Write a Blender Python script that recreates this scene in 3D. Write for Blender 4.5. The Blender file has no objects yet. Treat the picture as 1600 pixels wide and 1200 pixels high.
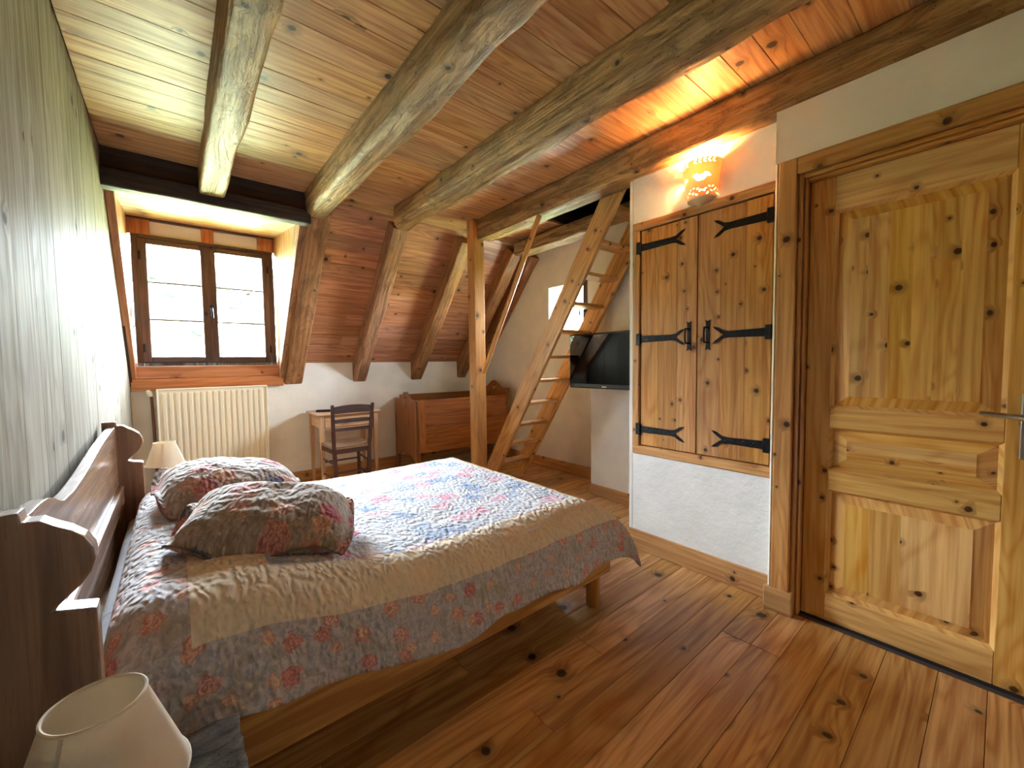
import bpy, bmesh, math, random
from mathutils import Vector, Matrix, noise as mnoise

random.seed(7)
S = bpy.context.scene
COL = S.collection
PI = math.pi

# ------------------------------------------------------------------ camera, world, exposure
cam_d = bpy.data.cameras.new('camera')
cam = bpy.data.objects.new('camera', cam_d)
COL.objects.link(cam)
S.camera = cam
cam_d.sensor_fit = 'HORIZONTAL'
cam_d.sensor_width = 36.0
cam_d.lens = 36.0 * 636.95 / 1600.0
cam_d.clip_start = 0.01
cam_d.clip_end = 900.0
yaw, pitch, roll = (math.radians(a) for a in (39.646, -2.9795, -0.7311))
_f = Vector((math.sin(yaw) * math.cos(pitch), math.cos(yaw) * math.cos(pitch), math.sin(pitch)))
_r = Vector((math.cos(yaw), -math.sin(yaw), 0))
_u = _r.cross(_f)
_r2 = _r * math.cos(roll) + _u * math.sin(roll)
_u2 = -_r * math.sin(roll) + _u * math.cos(roll)
M = Matrix((( _r2.x, _u2.x, -_f.x, 0.0), (_r2.y, _u2.y, -_f.y, 0.0), (_r2.z, _u2.z, -_f.z, 1.2), (0, 0, 0, 1)))
cam.matrix_world = M

SKY = 30.0
LAMP_W = 3.0
world = bpy.data.worlds.new('sky')
S.world = world
world.use_nodes = True
bg = world.node_tree.nodes['Background']
bg.inputs['Color'].default_value = (0.76, 0.89, 1.0, 1)
bg.inputs['Strength'].default_value = SKY

S.view_settings.view_transform = 'Standard'
S.view_settings.look = 'None'
S.view_settings.gamma = 1.0
S.view_settings.use_curve_mapping = False
S.view_settings.exposure = 2.8
S.cycles.use_denoising = True
S.cycles.max_bounces = 10
S.cycles.diffuse_bounces = 7
S.cycles.use_adaptive_sampling = True
S.cycles.adaptive_threshold = 0.04
S.cycles.glossy_bounces = 5
S.cycles.transmission_bounces = 8
S.cycles.transparent_max_bounces = 10
S.cycles.sample_clamp_indirect = 12.0
S.cycles.caustics_reflective = False
S.cycles.caustics_refractive = False


def portal(loc, rot, sx, sy):
    d = bpy.data.lights.new('window_portal', 'AREA')
    d.shape = 'RECTANGLE'
    d.size = sx
    d.size_y = sy
    d.cycles.is_portal = True
    o = bpy.data.objects.new('window_portal', d)
    COL.objects.link(o)
    o.location = loc
    o.rotation_euler = rot
    return o


portal((0.28, 4.66, 1.75), (-PI / 2, 0, 0), 1.0, 1.08)       # dormer window
portal((3.34, 2.99, 1.77), (0, PI / 2, 0), 0.56, 0.56)       # gable window


# ------------------------------------------------------------------ helpers
def lin(c):
    return tuple(((v / 255.0) / 12.92 if v / 255.0 <= 0.04045 else ((v / 255.0 + 0.055) / 1.055) ** 2.4) for v in c) + (1.0,)


WM = {}      # world matrices of everything that may become a parent


def reg(o, mat_world, parent=None):
    COL.objects.link(o)
    o.matrix_basis = mat_world
    WM[o] = mat_world.copy()
    if parent is not None:
        o.parent = parent
        o.matrix_parent_inverse = WM[parent].inverted()
    return o


def tag(o, label, cat, group=None, kind=None):
    o['label'] = label
    o['category'] = cat
    if group:
        o['group'] = group
    if kind:
        o['kind'] = kind
    return o


def empty(name, loc, label, cat, group=None, kind=None, rz=0.0):
    o = bpy.data.objects.new(name, None)
    o.empty_display_size = 0.05
    reg(o, Matrix.Translation(Vector(loc)) @ Matrix.Rotation(rz, 4, 'Z'))
    return tag(o, label, cat, group, kind)


GR = {'X': Matrix.Identity(4),
      'Y': Matrix(((0, -1, 0, 0), (1, 0, 0, 0), (0, 0, 1, 0), (0, 0, 0, 1))),
      'Z': Matrix(((0, 0, -1, 0), (0, 1, 0, 0), (1, 0, 0, 0), (0, 0, 0, 1)))}


def mesh_from_bm(bm, name, smooth=False):
    bmesh.ops.recalc_face_normals(bm, faces=bm.faces)
    me = bpy.data.meshes.new(name)
    bm.to_mesh(me)
    bm.free()
    if smooth:
        for p in me.polygons:
            p.use_smooth = True
    return me


BOXC = {}


def box_mesh(lx, ly, lz, bev):
    key = (round(lx, 4), round(ly, 4), round(lz, 4), round(bev, 4))
    if key in BOXC:
        return BOXC[key]
    bm = bmesh.new()
    bmesh.ops.create_cube(bm, size=1.0)
    bmesh.ops.scale(bm, vec=(lx, ly, lz), verts=bm.verts)
    if bev > 0:
        b = min(bev, 0.45 * min(lx, ly, lz))
        bmesh.ops.bevel(bm, geom=list(bm.edges), offset=b, segments=1, affect='EDGES', profile=0.5)
    me = mesh_from_bm(bm, 'box')
    BOXC[key] = me
    return me


def setmat(o, m):
    if m is None:
        return
    if len(o.data.materials) == 0:
        o.data.materials.append(m)
    elif o.data.materials[0] != m:
        o.material_slots[0].link = 'OBJECT'
        o.material_slots[0].material = m


def box(name, lo, hi, m, grain='X', parent=None, bev=0.003, xf=None):
    """axis-aligned box between two corners; local X is the grain direction; xf = extra world transform"""
    lo = Vector(lo)
    hi = Vector(hi)
    d = hi - lo
    c = (lo + hi) / 2
    dims = {'X': (d.x, d.y, d.z), 'Y': (d.y, d.x, d.z), 'Z': (d.z, d.y, d.x)}[grain]
    me = box_mesh(*[abs(v) for v in dims], bev)
    o = bpy.data.objects.new(name, me)
    mw = Matrix.Translation(c) @ GR[grain]
    if xf is not None:
        mw = xf @ mw
    reg(o, mw, parent)
    setmat(o, m)
    return o


def frame_mat(p0, p1, up):
    x = (Vector(p1) - Vector(p0)).normalized()
    z = Vector(up)
    z = (z - x * z.dot(x)).normalized()
    y = z.cross(x)
    c = (Vector(p0) + Vector(p1)) / 2
    return Matrix(((x.x, y.x, z.x, c.x), (x.y, y.y, z.y, c.y), (x.z, y.z, z.z, c.z), (0, 0, 0, 1)))


def bar(name, p0, p1, w, h, m, up=(0, 0, 1), parent=None, bev=0.003, xf=None):
    L = (Vector(p1) - Vector(p0)).length
    me = box_mesh(L, w, h, bev)
    o = bpy.data.objects.new(name, me)
    mw = frame_mat(p0, p1, up)
    if xf is not None:
        mw = xf @ mw
    reg(o, mw, parent)
    setmat(o, m)
    return o


def wmesh(name, verts, faces, m, grain='X', parent=None, smooth=False, origin=None, xf=None, uvs=None):
    """mesh given in world coordinates, stored in a local frame whose X is the grain direction"""
    c = Vector(origin) if origin is not None else sum((Vector(v) for v in verts), Vector()) / len(verts)
    mw = Matrix.Translation(c) @ GR[grain]
    inv = mw.inverted()
    me = bpy.data.meshes.new(name)
    me.from_pydata([tuple(inv @ Vector(v)) for v in verts], [], faces)
    if uvs is not None:
        ul = me.uv_layers.new(name='UVMap')
        for li, l in enumerate(me.loops):
            ul.data[li].uv = uvs[l.vertex_index]
    bm = bmesh.new()
    bm.from_mesh(me)
    bmesh.ops.recalc_face_normals(bm, faces=bm.faces)
    bm.to_mesh(me)
    bm.free()
    if smooth:
        for p in me.polygons:
            p.use_smooth = True
    o = bpy.data.objects.new(name, me)
    reg(o, (xf @ mw) if xf is not None else mw, parent)
    setmat(o, m)
    return o


def prism(name, poly, ext, m, grain='X', parent=None, holes=(), xf=None, bev=0.0, smooth=False):
    """polygon (world points) with optional holes, extruded by a vector"""
    bm = bmesh.new()
    edges = []
    for loop in [poly] + list(holes):
        vs = [bm.verts.new(Vector(p)) for p in loop]
        for i in range(len(vs)):
            edges.append(bm.edges.new((vs[i], vs[(i + 1) % len(vs)])))
    if holes:
        bmesh.ops.triangle_fill(bm, use_beauty=True, use_dissolve=False, edges=edges)
    else:
        bmesh.ops.contextual_create(bm, geom=edges)
    r = bmesh.ops.extrude_face_region(bm, geom=list(bm.faces))
    nv = [g for g in r['geom'] if isinstance(g, bmesh.types.BMVert)]
    bmesh.ops.translate(bm, vec=Vector(ext), verts=nv)
    if bev > 0:
        bmesh.ops.recalc_face_normals(bm, faces=bm.faces)
        eds = [e for e in bm.edges if len(e.link_faces) == 2 and e.calc_face_angle(0) > 0.9]
        bmesh.ops.bevel(bm, geom=eds, offset=bev, segments=2, affect='EDGES', profile=0.6)
    bm.normal_update()
    vs = [v.co.copy() for v in bm.verts]
    bm.verts.index_update()
    fs = [[v.index for v in f.verts] for f in bm.faces]
    bm.free()
    return wmesh(name, vs, fs, m, grain, parent, smooth, xf=xf)


def tube(name, pts, rad, m, parent=None, seg=14, grain='X', xf=None, cap=True):
    pts = [Vector(p) for p in pts]
    n = len(pts)
    rads = rad if isinstance(rad, (list, tuple)) else [rad] * n
    vs, fs = [], []
    prev = None
    for i, p in enumerate(pts):
        t = (pts[min(i + 1, n - 1)] - pts[max(i - 1, 0)]).normalized()
        a = prev if prev is not None else (Vector((0, 0, 1)) if abs(t.z) < 0.9 else Vector((1, 0, 0)))
        a = (a - t * a.dot(t)).normalized()
        prev = a
        b = t.cross(a)
        for k in range(seg):
            an = 2 * PI * k / seg
            vs.append(p + (a * math.cos(an) + b * math.sin(an)) * rads[i])
    for i in range(n - 1):
        for k in range(seg):
            fs.append([i * seg + k, i * seg + (k + 1) % seg, (i + 1) * seg + (k + 1) % seg, (i + 1) * seg + k])
    if cap:
        fs.append(list(range(seg))[::-1])
        fs.append([(n - 1) * seg + k for k in range(seg)])
    o = wmesh(name, vs, fs, m, grain, parent, True, xf=xf)
    if hasattr(o.data, 'set_sharp_from_angle'):
        o.data.set_sharp_from_angle(angle=math.radians(50))
    return o


def lathe(name, prof, c, m, parent=None, seg=32, smooth=True, thick=0.0):
    vs, fs = [], []
    pr = list(prof)
    if thick > 0:
        pr = pr + [(r - thick, z) for r, z in reversed(prof)]
    n = len(pr)
    for r, z in pr:
        for k in range(seg):
            a = 2 * PI * k / seg
            vs.append((c[0] + r * math.cos(a), c[1] + r * math.sin(a), c[2] + z))
    rng = n if thick > 0 else n - 1
    for i in range(rng):
        j = (i + 1) % n
        for k in range(seg):
            fs.append([i * seg + k, i * seg + (k + 1) % seg, j * seg + (k + 1) % seg, j * seg + k])
    if thick == 0:
        fs.append(list(range(seg))[::-1])
        fs.append([(n - 1) * seg + k for k in range(seg)])
    o = wmesh(name, vs, fs, m, 'X', parent, smooth)
    if smooth and hasattr(o.data, 'set_sharp_from_angle'):
        o.data.set_sharp_from_angle(angle=math.radians(40))
    return o


def hewn(name, p0, p1, w, h, m, up=(0, 0, 1), parent=None, rough=0.008, round_=0.2, seg=36, seed=0.0, bow=0.0, taper=0.0):
    """hand-hewn beam: chamfered, wavy section swept along p0-p1"""
    L = (Vector(p1) - Vector(p0)).length
    ch = round_
    ring = []
    # 20-point rounded rectangle
    cx, cy = w / 2, h / 2
    rr = ch * min(w, h)
    for (sx, sy, a0) in ((1, 1, 0), (-1, 1, 90), (-1, -1, 180), (1, -1, 270)):
        for k in range(5):
            a = math.radians(a0 + 90 * k / 4)
            ring.append((sx * (cx - rr) + rr * math.cos(a), sy * (cy - rr) + rr * math.sin(a)))
    n = len(ring)
    vs, fs = [], []
    for i in range(seg + 1):
        t = i / seg
        x = (t - 0.5) * L
        sc = 1.0 - taper * t
        oy = bow * math.sin(t * PI)
        for (y, z) in ring:
            nv = mnoise.noise(Vector((x * 1.7 + seed, y * 5 + seed * 2, z * 5)))
            nv2 = mnoise.noise(Vector((x * 7 + seed, y * 14, z * 14 + seed)))
            k = 1 + (nv * rough + nv2 * rough * 0.45) / (0.5 * min(w, h))
            vs.append((x, y * k * sc, z * k * sc + oy))
    for i in range(seg):
        for k in range(n):
            fs.append([i * n + k, i * n + (k + 1) % n, (i + 1) * n + (k + 1) % n, (i + 1) * n + k])
    fs.append(list(range(n))[::-1])
    fs.append([seg * n + k for k in range(n)])
    me = bpy.data.meshes.new(name)
    me.from_pydata(vs, [], fs)
    bm = bmesh.new()
    bm.from_mesh(me)
    bmesh.ops.recalc_face_normals(bm, faces=bm.faces)
    bm.to_mesh(me)
    bm.free()
    for p in me.polygons:
        p.use_smooth = True
    me.set_sharp_from_angle(angle=math.radians(38))
    o = bpy.data.objects.new(name, me)
    reg(o, frame_mat(p0, p1, up), parent)
    setmat(o, m)
    return o


# ------------------------------------------------------------------ materials
class NT:
    def __init__(self, name):
        self.m = bpy.data.materials.new(name)
        self.m.use_nodes = True
        self.t = self.m.node_tree
        self.b = self.t.nodes['Principled BSDF']

    def n(self, typ, **kw):
        nd = self.t.nodes.new(typ)
        for k, v in kw.items():
            setattr(nd, k, v)
        return nd

    def l(self, a, b):
        self.t.links.new(a, b)

    def val(self, sock, v):
        if hasattr(v, 'is_output') or isinstance(v, bpy.types.NodeSocket):
            self.l(v, sock)
        else:
            sock.default_value = v

    def math(self, op, a, b=0.0, c=None, clamp=False):
        nd = self.n('ShaderNodeMath', operation=op)
        nd.use_clamp = clamp
        self.val(nd.inputs[0], a)
        self.val(nd.inputs[1], b)
        if c is not None:
            self.val(nd.inputs[2], c)
        return nd.outputs[0]

    def mix(self, f, a, b, blend='MIX'):
        nd = self.n('ShaderNodeMix', data_type='RGBA', blend_type=blend)
        self.val(nd.inputs[0], f)
        self.val(nd.inputs[6], a)
        self.val(nd.inputs[7], b)
        return nd.outputs[2]

    def mapr(self, v, a, b, c=0.0, d=1.0, smooth=True):
        nd = self.n('ShaderNodeMapRange')
        nd.interpolation_type = 'SMOOTHSTEP' if smooth else 'LINEAR'
        self.val(nd.inputs[0], v)
        for i, x in enumerate((a, b, c, d)):
            self.val(nd.inputs[1 + i], x)
        return nd.outputs[0]

    def comb(self, x, y, z=0.0):
        nd = self.n('ShaderNodeCombineXYZ')
        for i, v in enumerate((x, y, z)):
            self.val(nd.inputs[i], v)
        return nd.outputs[0]

    def noise(self, vec, scale, detail=3.0, rough=0.5, dist=0.0, dim='3D'):
        nd = self.n('ShaderNodeTexNoise', noise_dimensions=dim)
        self.l(vec, nd.inputs['Vector'])
        nd.inputs['Scale'].default_value = scale
        nd.inputs['Detail'].default_value = detail
        nd.inputs['Roughness'].default_value = rough
        nd.inputs['Distortion'].default_value = dist
        return nd.outputs['Fac']

    def voro(self, vec, scale, feature='F1', dim='2D', rnd=1.0):
        nd = self.n('ShaderNodeTexVoronoi', voronoi_dimensions=dim, feature=feature)
        self.l(vec, nd.inputs['Vector'])
        nd.inputs['Scale'].default_value = scale
        nd.inputs['Randomness'].default_value = rnd
        return nd

    def bump(self, h, strength, dist=0.01, prev=None):
        nd = self.n('ShaderNodeBump')
        nd.inputs['Strength'].default_value = strength
        nd.inputs['Distance'].default_value = dist
        self.l(h, nd.inputs['Height'])
        if prev is not None:
            self.l(prev, nd.inputs['Normal'])
        return nd.outputs[0]

    def set(self, **kw):
        for k, v in kw.items():
            self.val(self.b.inputs[k.replace('_', ' ')], v)
        return self.m


def plain(name, rgb, rough=0.5, metal=0.0, **kw):
    n = NT(name)
    n.set(Base_Color=lin(rgb), Roughness=rough, Metallic=metal, **kw)
    return n.m


def wood(name, light, dark, knot=(70, 34, 16), rough=0.38, kd=0.4, ks=6.0, kr=0.075, var=0.22, grain=26.0, band=1.0, bump=0.12,
         weather=0.0, coat=0.0, spec=0.5):
    light = (light[0], light[1] + 5, light[2] + 9)
    dark = (dark[0], dark[1] + 4, dark[2] + 6)
    n = NT(name)
    tc = n.n('ShaderNodeTexCoord')
    oi = n.n('ShaderNodeObjectInfo')
    sp = n.n('ShaderNodeSeparateXYZ')
    n.l(tc.outputs['Object'], sp.inputs[0])
    rnd = oi.outputs['Random']
    u = n.math('ADD', sp.outputs[0], n.math('MULTIPLY', rnd, 53.0))
    v0 = n.math('ADD', n.math('ADD', sp.outputs[1], sp.outputs[2]), n.math('MULTIPLY', rnd, 17.0))
    # knots
    kv = n.voro(n.comb(u, v0), ks)
    kc = n.n('ShaderNodeSeparateColor')
    n.l(kv.outputs['Color'], kc.inputs[0])
    on = n.math('LESS_THAN', kc.outputs[0], kd)
    rad = n.math('MULTIPLY', n.math('ADD', kc.outputs[1], 0.35), kr)
    dist = n.math('ADD', kv.outputs['Distance'], n.math('MULTIPLY', n.math('SUBTRACT', n.noise(n.comb(u, v0), 40, 2), 0.5), 0.05))
    km = n.math('MULTIPLY', n.mapr(dist, rad, n.math('MULTIPLY', rad, 0.55)), on)
    halo = n.math('MULTIPLY', n.mapr(dist, n.math('MULTIPLY', rad, 2.8), rad), on)
    # grain bends round the knots
    v = n.math('ADD', v0, n.math('MULTIPLY', halo, 0.02))
    gv = n.comb(n.math('MULTIPLY', u, 1.3), n.math('MULTIPLY', v, grain * 1.5), sp.outputs[2])
    g1 = n.noise(gv, 1.0, 5.0, 0.62, 0.25)
    low = n.noise(n.comb(n.math('MULTIPLY', u, 0.7), n.math('MULTIPLY', v, 6.0)), 1.0, 2.0, 0.5, 0.4, '2D')
    ring = n.math('ADD', n.math('MULTIPLY', n.math('SINE', n.math('MULTIPLY', low, 55.0)), 0.5), 0.5)
    ring = n.math('POWER', ring, 2.2)
    fac = n.math('ADD', n.math('MULTIPLY', n.mapr(g1, 0.38, 0.64), 0.68), n.math('MULTIPLY', ring, 0.42 * band), clamp=True)
    col = n.mix(fac, lin(light), lin(dark))
    # sapwood streaks and per-board tone
    tone = n.math('ADD', 1.0 - var * 0.55, n.math('MULTIPLY', n.math('FRACT', n.math('MULTIPLY', rnd, 91.7)), var))
    blot = n.mapr(n.noise(n.comb(n.math('MULTIPLY', u, 0.8), n.math('MULTIPLY', v, 3.0)), 1.3, 2, 0.5, 0, '2D'), 0.3, 0.75, 0.88, 1.1)
    tone = n.math('MULTIPLY', tone, blot)
    hs = n.n('ShaderNodeHueSaturation')
    n.l(tone, hs.inputs['Value'])
    n.val(hs.inputs['Saturation'], n.math('ADD', 0.93, n.math('MULTIPLY', n.math('FRACT', n.math('MULTIPLY', rnd, 37.3)), 0.14)))
    n.val(hs.inputs['Hue'], n.math('ADD', 0.496, n.math('MULTIPLY', n.math('FRACT', n.math('MULTIPLY', rnd, 13.9)), 0.006)))
    n.l(col, hs.inputs['Color'])
    col = n.mix(n.math('MULTIPLY', halo, 0.34), hs.outputs[0], lin(knot))
    col = n.mix(n.math('MULTIPLY', km, 0.93), col, lin((max(knot[0] - 22, 12), max(knot[1] - 14, 8), max(knot[2] - 8, 5))))
    hgt = n.math('ADD', g1, n.math('MULTIPLY', ring, 0.25))
    if weather > 0:
        wn = n.noise(n.comb(n.math('MULTIPLY', u, 3.0), n.math('MULTIPLY', v, 9.0), sp.outputs[2]), 1.4, 6, 0.7, 0.8)
        col = n.mix(n.mapr(wn, 0.44, 0.62, 0, weather), col, lin((86, 60, 34)))
        wh = n.voro(n.comb(u, v0, sp.outputs[2]), 45, dim='3D')
        hole = n.math('MULTIPLY', n.math('LESS_THAN', wh.outputs['Distance'], 0.16), n.math('GREATER_THAN', wn, 0.5))
        col = n.mix(n.math('MULTIPLY', hole, 0.7), col, lin((50, 30, 16)))
        hgt = n.math('ADD', hgt, n.math('MULTIPLY', wn, 2.5))
    nb = n.bump(hgt, bump, 0.006)
    n.val(n.b.inputs['Base Color'], col)
    n.val(n.b.inputs['Roughness'], n.mapr(g1, 0.2, 0.8, rough - 0.06, rough + 0.12))
    n.l(nb, n.b.inputs['Normal'])
    n.set(Specular_IOR_Level=spec)
    if coat > 0:
        n.set(Coat_Weight=coat, Coat_Roughness=0.22)
    return n.m


W = {}
W['ceil'] = wood('pine_ceiling', (204, 154, 100), (162, 106, 62), (56, 30, 18), 0.42, kd=0.36, ks=4.4, kr=0.085, var=0.24)
W['slope'] = wood('pine_slope', (192, 134, 92), (152, 92, 58), (48, 24, 16), 0.42, kd=0.40, ks=4.8, kr=0.085, var=0.32)
W['floor'] = wood('pine_floor', (224, 174, 108), (178, 118, 60), (40, 20, 12), 0.32, kd=0.38, ks=4.2, kr=0.085, var=0.34, band=1.15)
W['wall'] = wood('pine_wall', (160, 148, 128), (126, 112, 92), (84, 62, 46), 0.62, kd=0.2, ks=4.5, kr=0.085, var=0.14, bump=0.12, spec=0.10)
W['door'] = wood('pine_door', (226, 174, 96), (194, 130, 58), (78, 36, 16), 0.32, kd=0.46, ks=8.5, kr=0.095, var=0.10)
W['trim'] = wood('pine_trim', (206, 150, 84), (174, 114, 56), (80, 40, 18), 0.33, kd=0.34, ks=6.0, kr=0.085, var=0.14)
W['cup'] = wood('pine_cupboard', (212, 154, 88), (172, 108, 50), (74, 34, 16), 0.30, kd=0.5, ks=8.0, kr=0.09, var=0.08)
W['beam'] = wood('hewn_beam', (188, 148, 94), (132, 94, 52), (40, 24, 13), 0.5, kd=0.25, ks=5.0, kr=0.06, var=0.1, band=0.5, bump=1.0, weather=0.6)
W['rafter'] = wood('rafter_wood', (182, 130, 84), (134, 86, 50), (54, 30, 16), 0.5, kd=0.25, ks=5.0, kr=0.06, var=0.1, band=0.5, bump=0.8, weather=0.5)
W['old'] = wood('dark_old_beam', (58, 42, 38), (34, 22, 22), (20, 12, 10), 0.6, kd=0.2, var=0.1, bump=0.5, weather=0.2)
W['head'] = wood('walnut_stained_pine', (152, 110, 76), (112, 74, 46), (48, 24, 14), 0.28, kd=0.12, ks=4.0, kr=0.06, var=0.06, bump=0.06, coat=0.35)
W['bed'] = wood('bed_rail_pine', (206, 148, 72), (166, 104, 42), (110, 62, 20), 0.35, kd=0.15, ks=4.0, kr=0.07, var=0.05, band=1.9)
W['crib'] = wood('crib_pine', (170, 104, 50), (134, 76, 34), (66, 32, 14), 0.34, kd=0.2, var=0.05)
W['desk'] = wood('beech_desk', (208, 164, 124), (184, 134, 94), (110, 66, 34), 0.4, kd=0.05, var=0.05, band=0.5)
W['chair'] = wood('dark_chair_wood', (78, 38, 26), (46, 20, 14), (20, 10, 8), 0.35, kd=0.0, var=0.05)
W['ladder'] = wood('ladder_pine', (224, 172, 104), (186, 128, 68), (82, 42, 18), 0.38, kd=0.48, ks=7.5, kr=0.085, var=0.08)
W['window'] = wood('window_frame_brown', (92, 64, 52), (68, 44, 36), (40, 24, 18), 0.4, kd=0.05, var=0.05)
W['sill'] = wood('sill_pine', (186, 120, 74), (154, 90, 50), (66, 30, 16), 0.4, kd=0.3, ks=4.6, kr=0.085, var=0.1)


def plaster(name, rgb, bs=0.25, sc=38.0):
    n = NT(name)
    tc = n.n('ShaderNodeTexCoord')
    a = n.noise(tc.outputs['Object'], sc, 5, 0.6)
    b = n.noise(tc.outputs['Object'], 5.0, 3, 0.5)
    h = n.math('ADD', a, n.math('MULTIPLY', b, 1.6))
    col = n.mix(n.mapr(b, 0.3, 0.7), lin(rgb), lin(tuple(max(0, c - 9) for c in rgb)))
    n.set(Base_Color=col, Roughness=0.75)
    n.l(n.bump(h, bs, 0.01), n.b.inputs['Normal'])
    return n.m


P_WALL = plaster('white_plaster', (236, 233, 226), 0.18)
P_ROUGH = plaster('white_rough_plaster', (238, 236, 231), 0.45, 30)
P_DOOR = plaster('cream_plaster', (226, 218, 202), 0.15)
IRON = None
_n = NT('black_wrought_iron')
_tc = _n.n('ShaderNodeTexCoord')
_n.set(Base_Color=lin((26, 25, 26)), Roughness=0.42, Metallic=0.6)
_n.l(_n.bump(_n.noise(_tc.outputs['Object'], 70, 3, 0.6), 0.7, 0.006), _n.b.inputs['Normal'])
IRON = _n.m
CHROME = plain('satin_nickel', (196, 194, 190), 0.28, 1.0)
ENAMEL = plain('cream_enamel', (232, 224, 204), 0.35)
WHITE_PL = plain('white_plastic', (232, 230, 224), 0.4)
BLACK_PL = plain('black_plastic', (14, 14, 15), 0.35)
SCREEN = plain('glossy_black_screen', (3, 3, 4), 0.05, 0.0, Specular_IOR_Level=0.2)
LOFT = plain('unlit_loft_black', (22, 16, 12), 0.9)  # near-black colour stands for the darkness of the unlit loft
COPPER = plain('brown_pipe_paint', (112, 66, 44), 0.45)
BACK = plain('rough_sawn_backing', (70, 46, 28), 0.9)
GROUT = plain('board_gap', (40, 24, 14), 0.9)
_n = NT('window_glass')
_g = _n.n('ShaderNodeBsdfTransparent')
_gl = _n.n('ShaderNodeBsdfGlossy')
_gl.inputs['Roughness'].default_value = 0.02
_fr = _n.n('ShaderNodeFresnel')
_fr.inputs[0].default_value = 1.45
_mx = _n.n('ShaderNodeMixShader')
_n.l(_n.math('MULTIPLY', _fr.outputs[0], 0.7), _mx.inputs[0])
_n.l(_g.outputs[0], _mx.inputs[1])
_n.l(_gl.outputs[0], _mx.inputs[2])
_n.l(_mx.outputs[0], _n.t.nodes['Material Output'].inputs[0])
GLASS = _n.m


def shade_mat():
    n = NT('linen_shade')
    tc = n.n('ShaderNodeTexCoord')
    sp = n.n('ShaderNodeSeparateXYZ')
    n.l(tc.outputs['Object'], sp.inputs[0])
    wv = n.noise(n.comb(n.math('MULTIPLY', sp.outputs[0], 1.0), n.math('MULTIPLY', sp.outputs[1], 1.0), n.math('MULTIPLY', sp.outputs[2], 8)), 160, 2)
    col = n.mix(wv, lin((236, 226, 208)), lin((220, 208, 186)))
    n.set(Base_Color=col, Roughness=0.8)
    n.l(n.bump(wv, 0.12, 0.002), n.b.inputs['Normal'])
    tr = n.n('ShaderNodeBsdfTranslucent')
    tr.inputs[0].default_value = lin((236, 220, 194))
    mx = n.n('ShaderNodeMixShader')
    mx.inputs[0].default_value = 0.22
    n.l(n.b.outputs[0], mx.inputs[1])
    n.l(tr.outputs[0], mx.inputs[2])
    n.l(mx.outputs[0], n.t.nodes['Material Output'].inputs[0])
    return n.m


SHADE = shade_mat()


def slate_mat():
    n = NT('rough_slate')
    tc = n.n('ShaderNodeTexCoord')
    mp = n.n('ShaderNodeMapping')
    mp.inputs['Scale'].default_value = (14, 34, 20)
    mp.inputs['Rotation'].default_value = (0, 0, 0.5)
    n.l(tc.outputs['Object'], mp.inputs[0])
    a = n.noise(mp.outputs[0], 1.0, 6, 0.68, 0.6)
    col = n.mix(n.mapr(a, 0.3, 0.7), lin((74, 82, 92)), lin((150, 160, 172)))  # paler streaks put the slate's sheen into its colour
    n.set(Base_Color=col, Roughness=0.32)
    n.l(n.bump(a, 0.9, 0.02), n.b.inputs['Normal'])
    return n.m


SLATE = slate_mat()


def floral(n, u, v, base, olive, roses):
    """printed roses on a small-figured ground; returns a colour socket. u, v in metres"""
    vec = n.comb(u, v)
    nz = n.noise(vec, 55, 4, 0.65, 0.6, '2D')
    nz2 = n.noise(vec, 16, 3, 0.6, 0.4, '2D')
    col = n.mix(n.mapr(nz, 0.42, 0.62), lin(base), lin(tuple(c - 26 for c in base)))
    col = n.mix(n.math('MULTIPLY', n.mapr(nz2, 0.54, 0.66), 0.75), col, lin(olive))
    fl = n.voro(vec, 55)
    fc = n.n('ShaderNodeSeparateColor')
    n.l(fl.outputs['Color'], fc.inputs[0])
    fm = n.math('MULTIPLY', n.math('LESS_THAN', fl.outputs['Distance'], 0.22), n.math('LESS_THAN', fc.outputs[0], 0.2))
    col = n.mix(n.math('MULTIPLY', fm, 0.6), col, lin((206, 186, 158)))
    for k, (sc, rad, dens, cols, off) in enumerate(roses):
        vv = n.comb(n.math('ADD', u, off), n.math('ADD', v, off * 0.6))
        vo = n.voro(vv, sc, rnd=0.85)
        sc_ = n.n('ShaderNodeSeparateColor')
        n.l(vo.outputs['Color'], sc_.inputs[0])
        d = n.math('ADD', vo.outputs['Distance'], n.math('MULTIPLY', n.math('SUBTRACT', n.noise(vv, 60, 3, 0.6, 0.5, '2D'), 0.5), 0.5))
        msk = n.math('MULTIPLY', n.mapr(d, rad, rad * 0.82), n.math('LESS_THAN', sc_.outputs[0], dens))
        pet = n.math('ADD', n.math('MULTIPLY', n.math('SINE', n.math('MULTIPLY', d, 42.0)), 0.5), 0.5)
        ca = n.mix(sc_.outputs[1], lin(cols[0]), lin(cols[1]))
        cb = n.mix(n.math('MULTIPLY', pet, 0.75), ca, lin(cols[2]))
        col = n.mix(n.math('MULTIPLY', msk, 0.92), col, cb)
    return col


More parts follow.
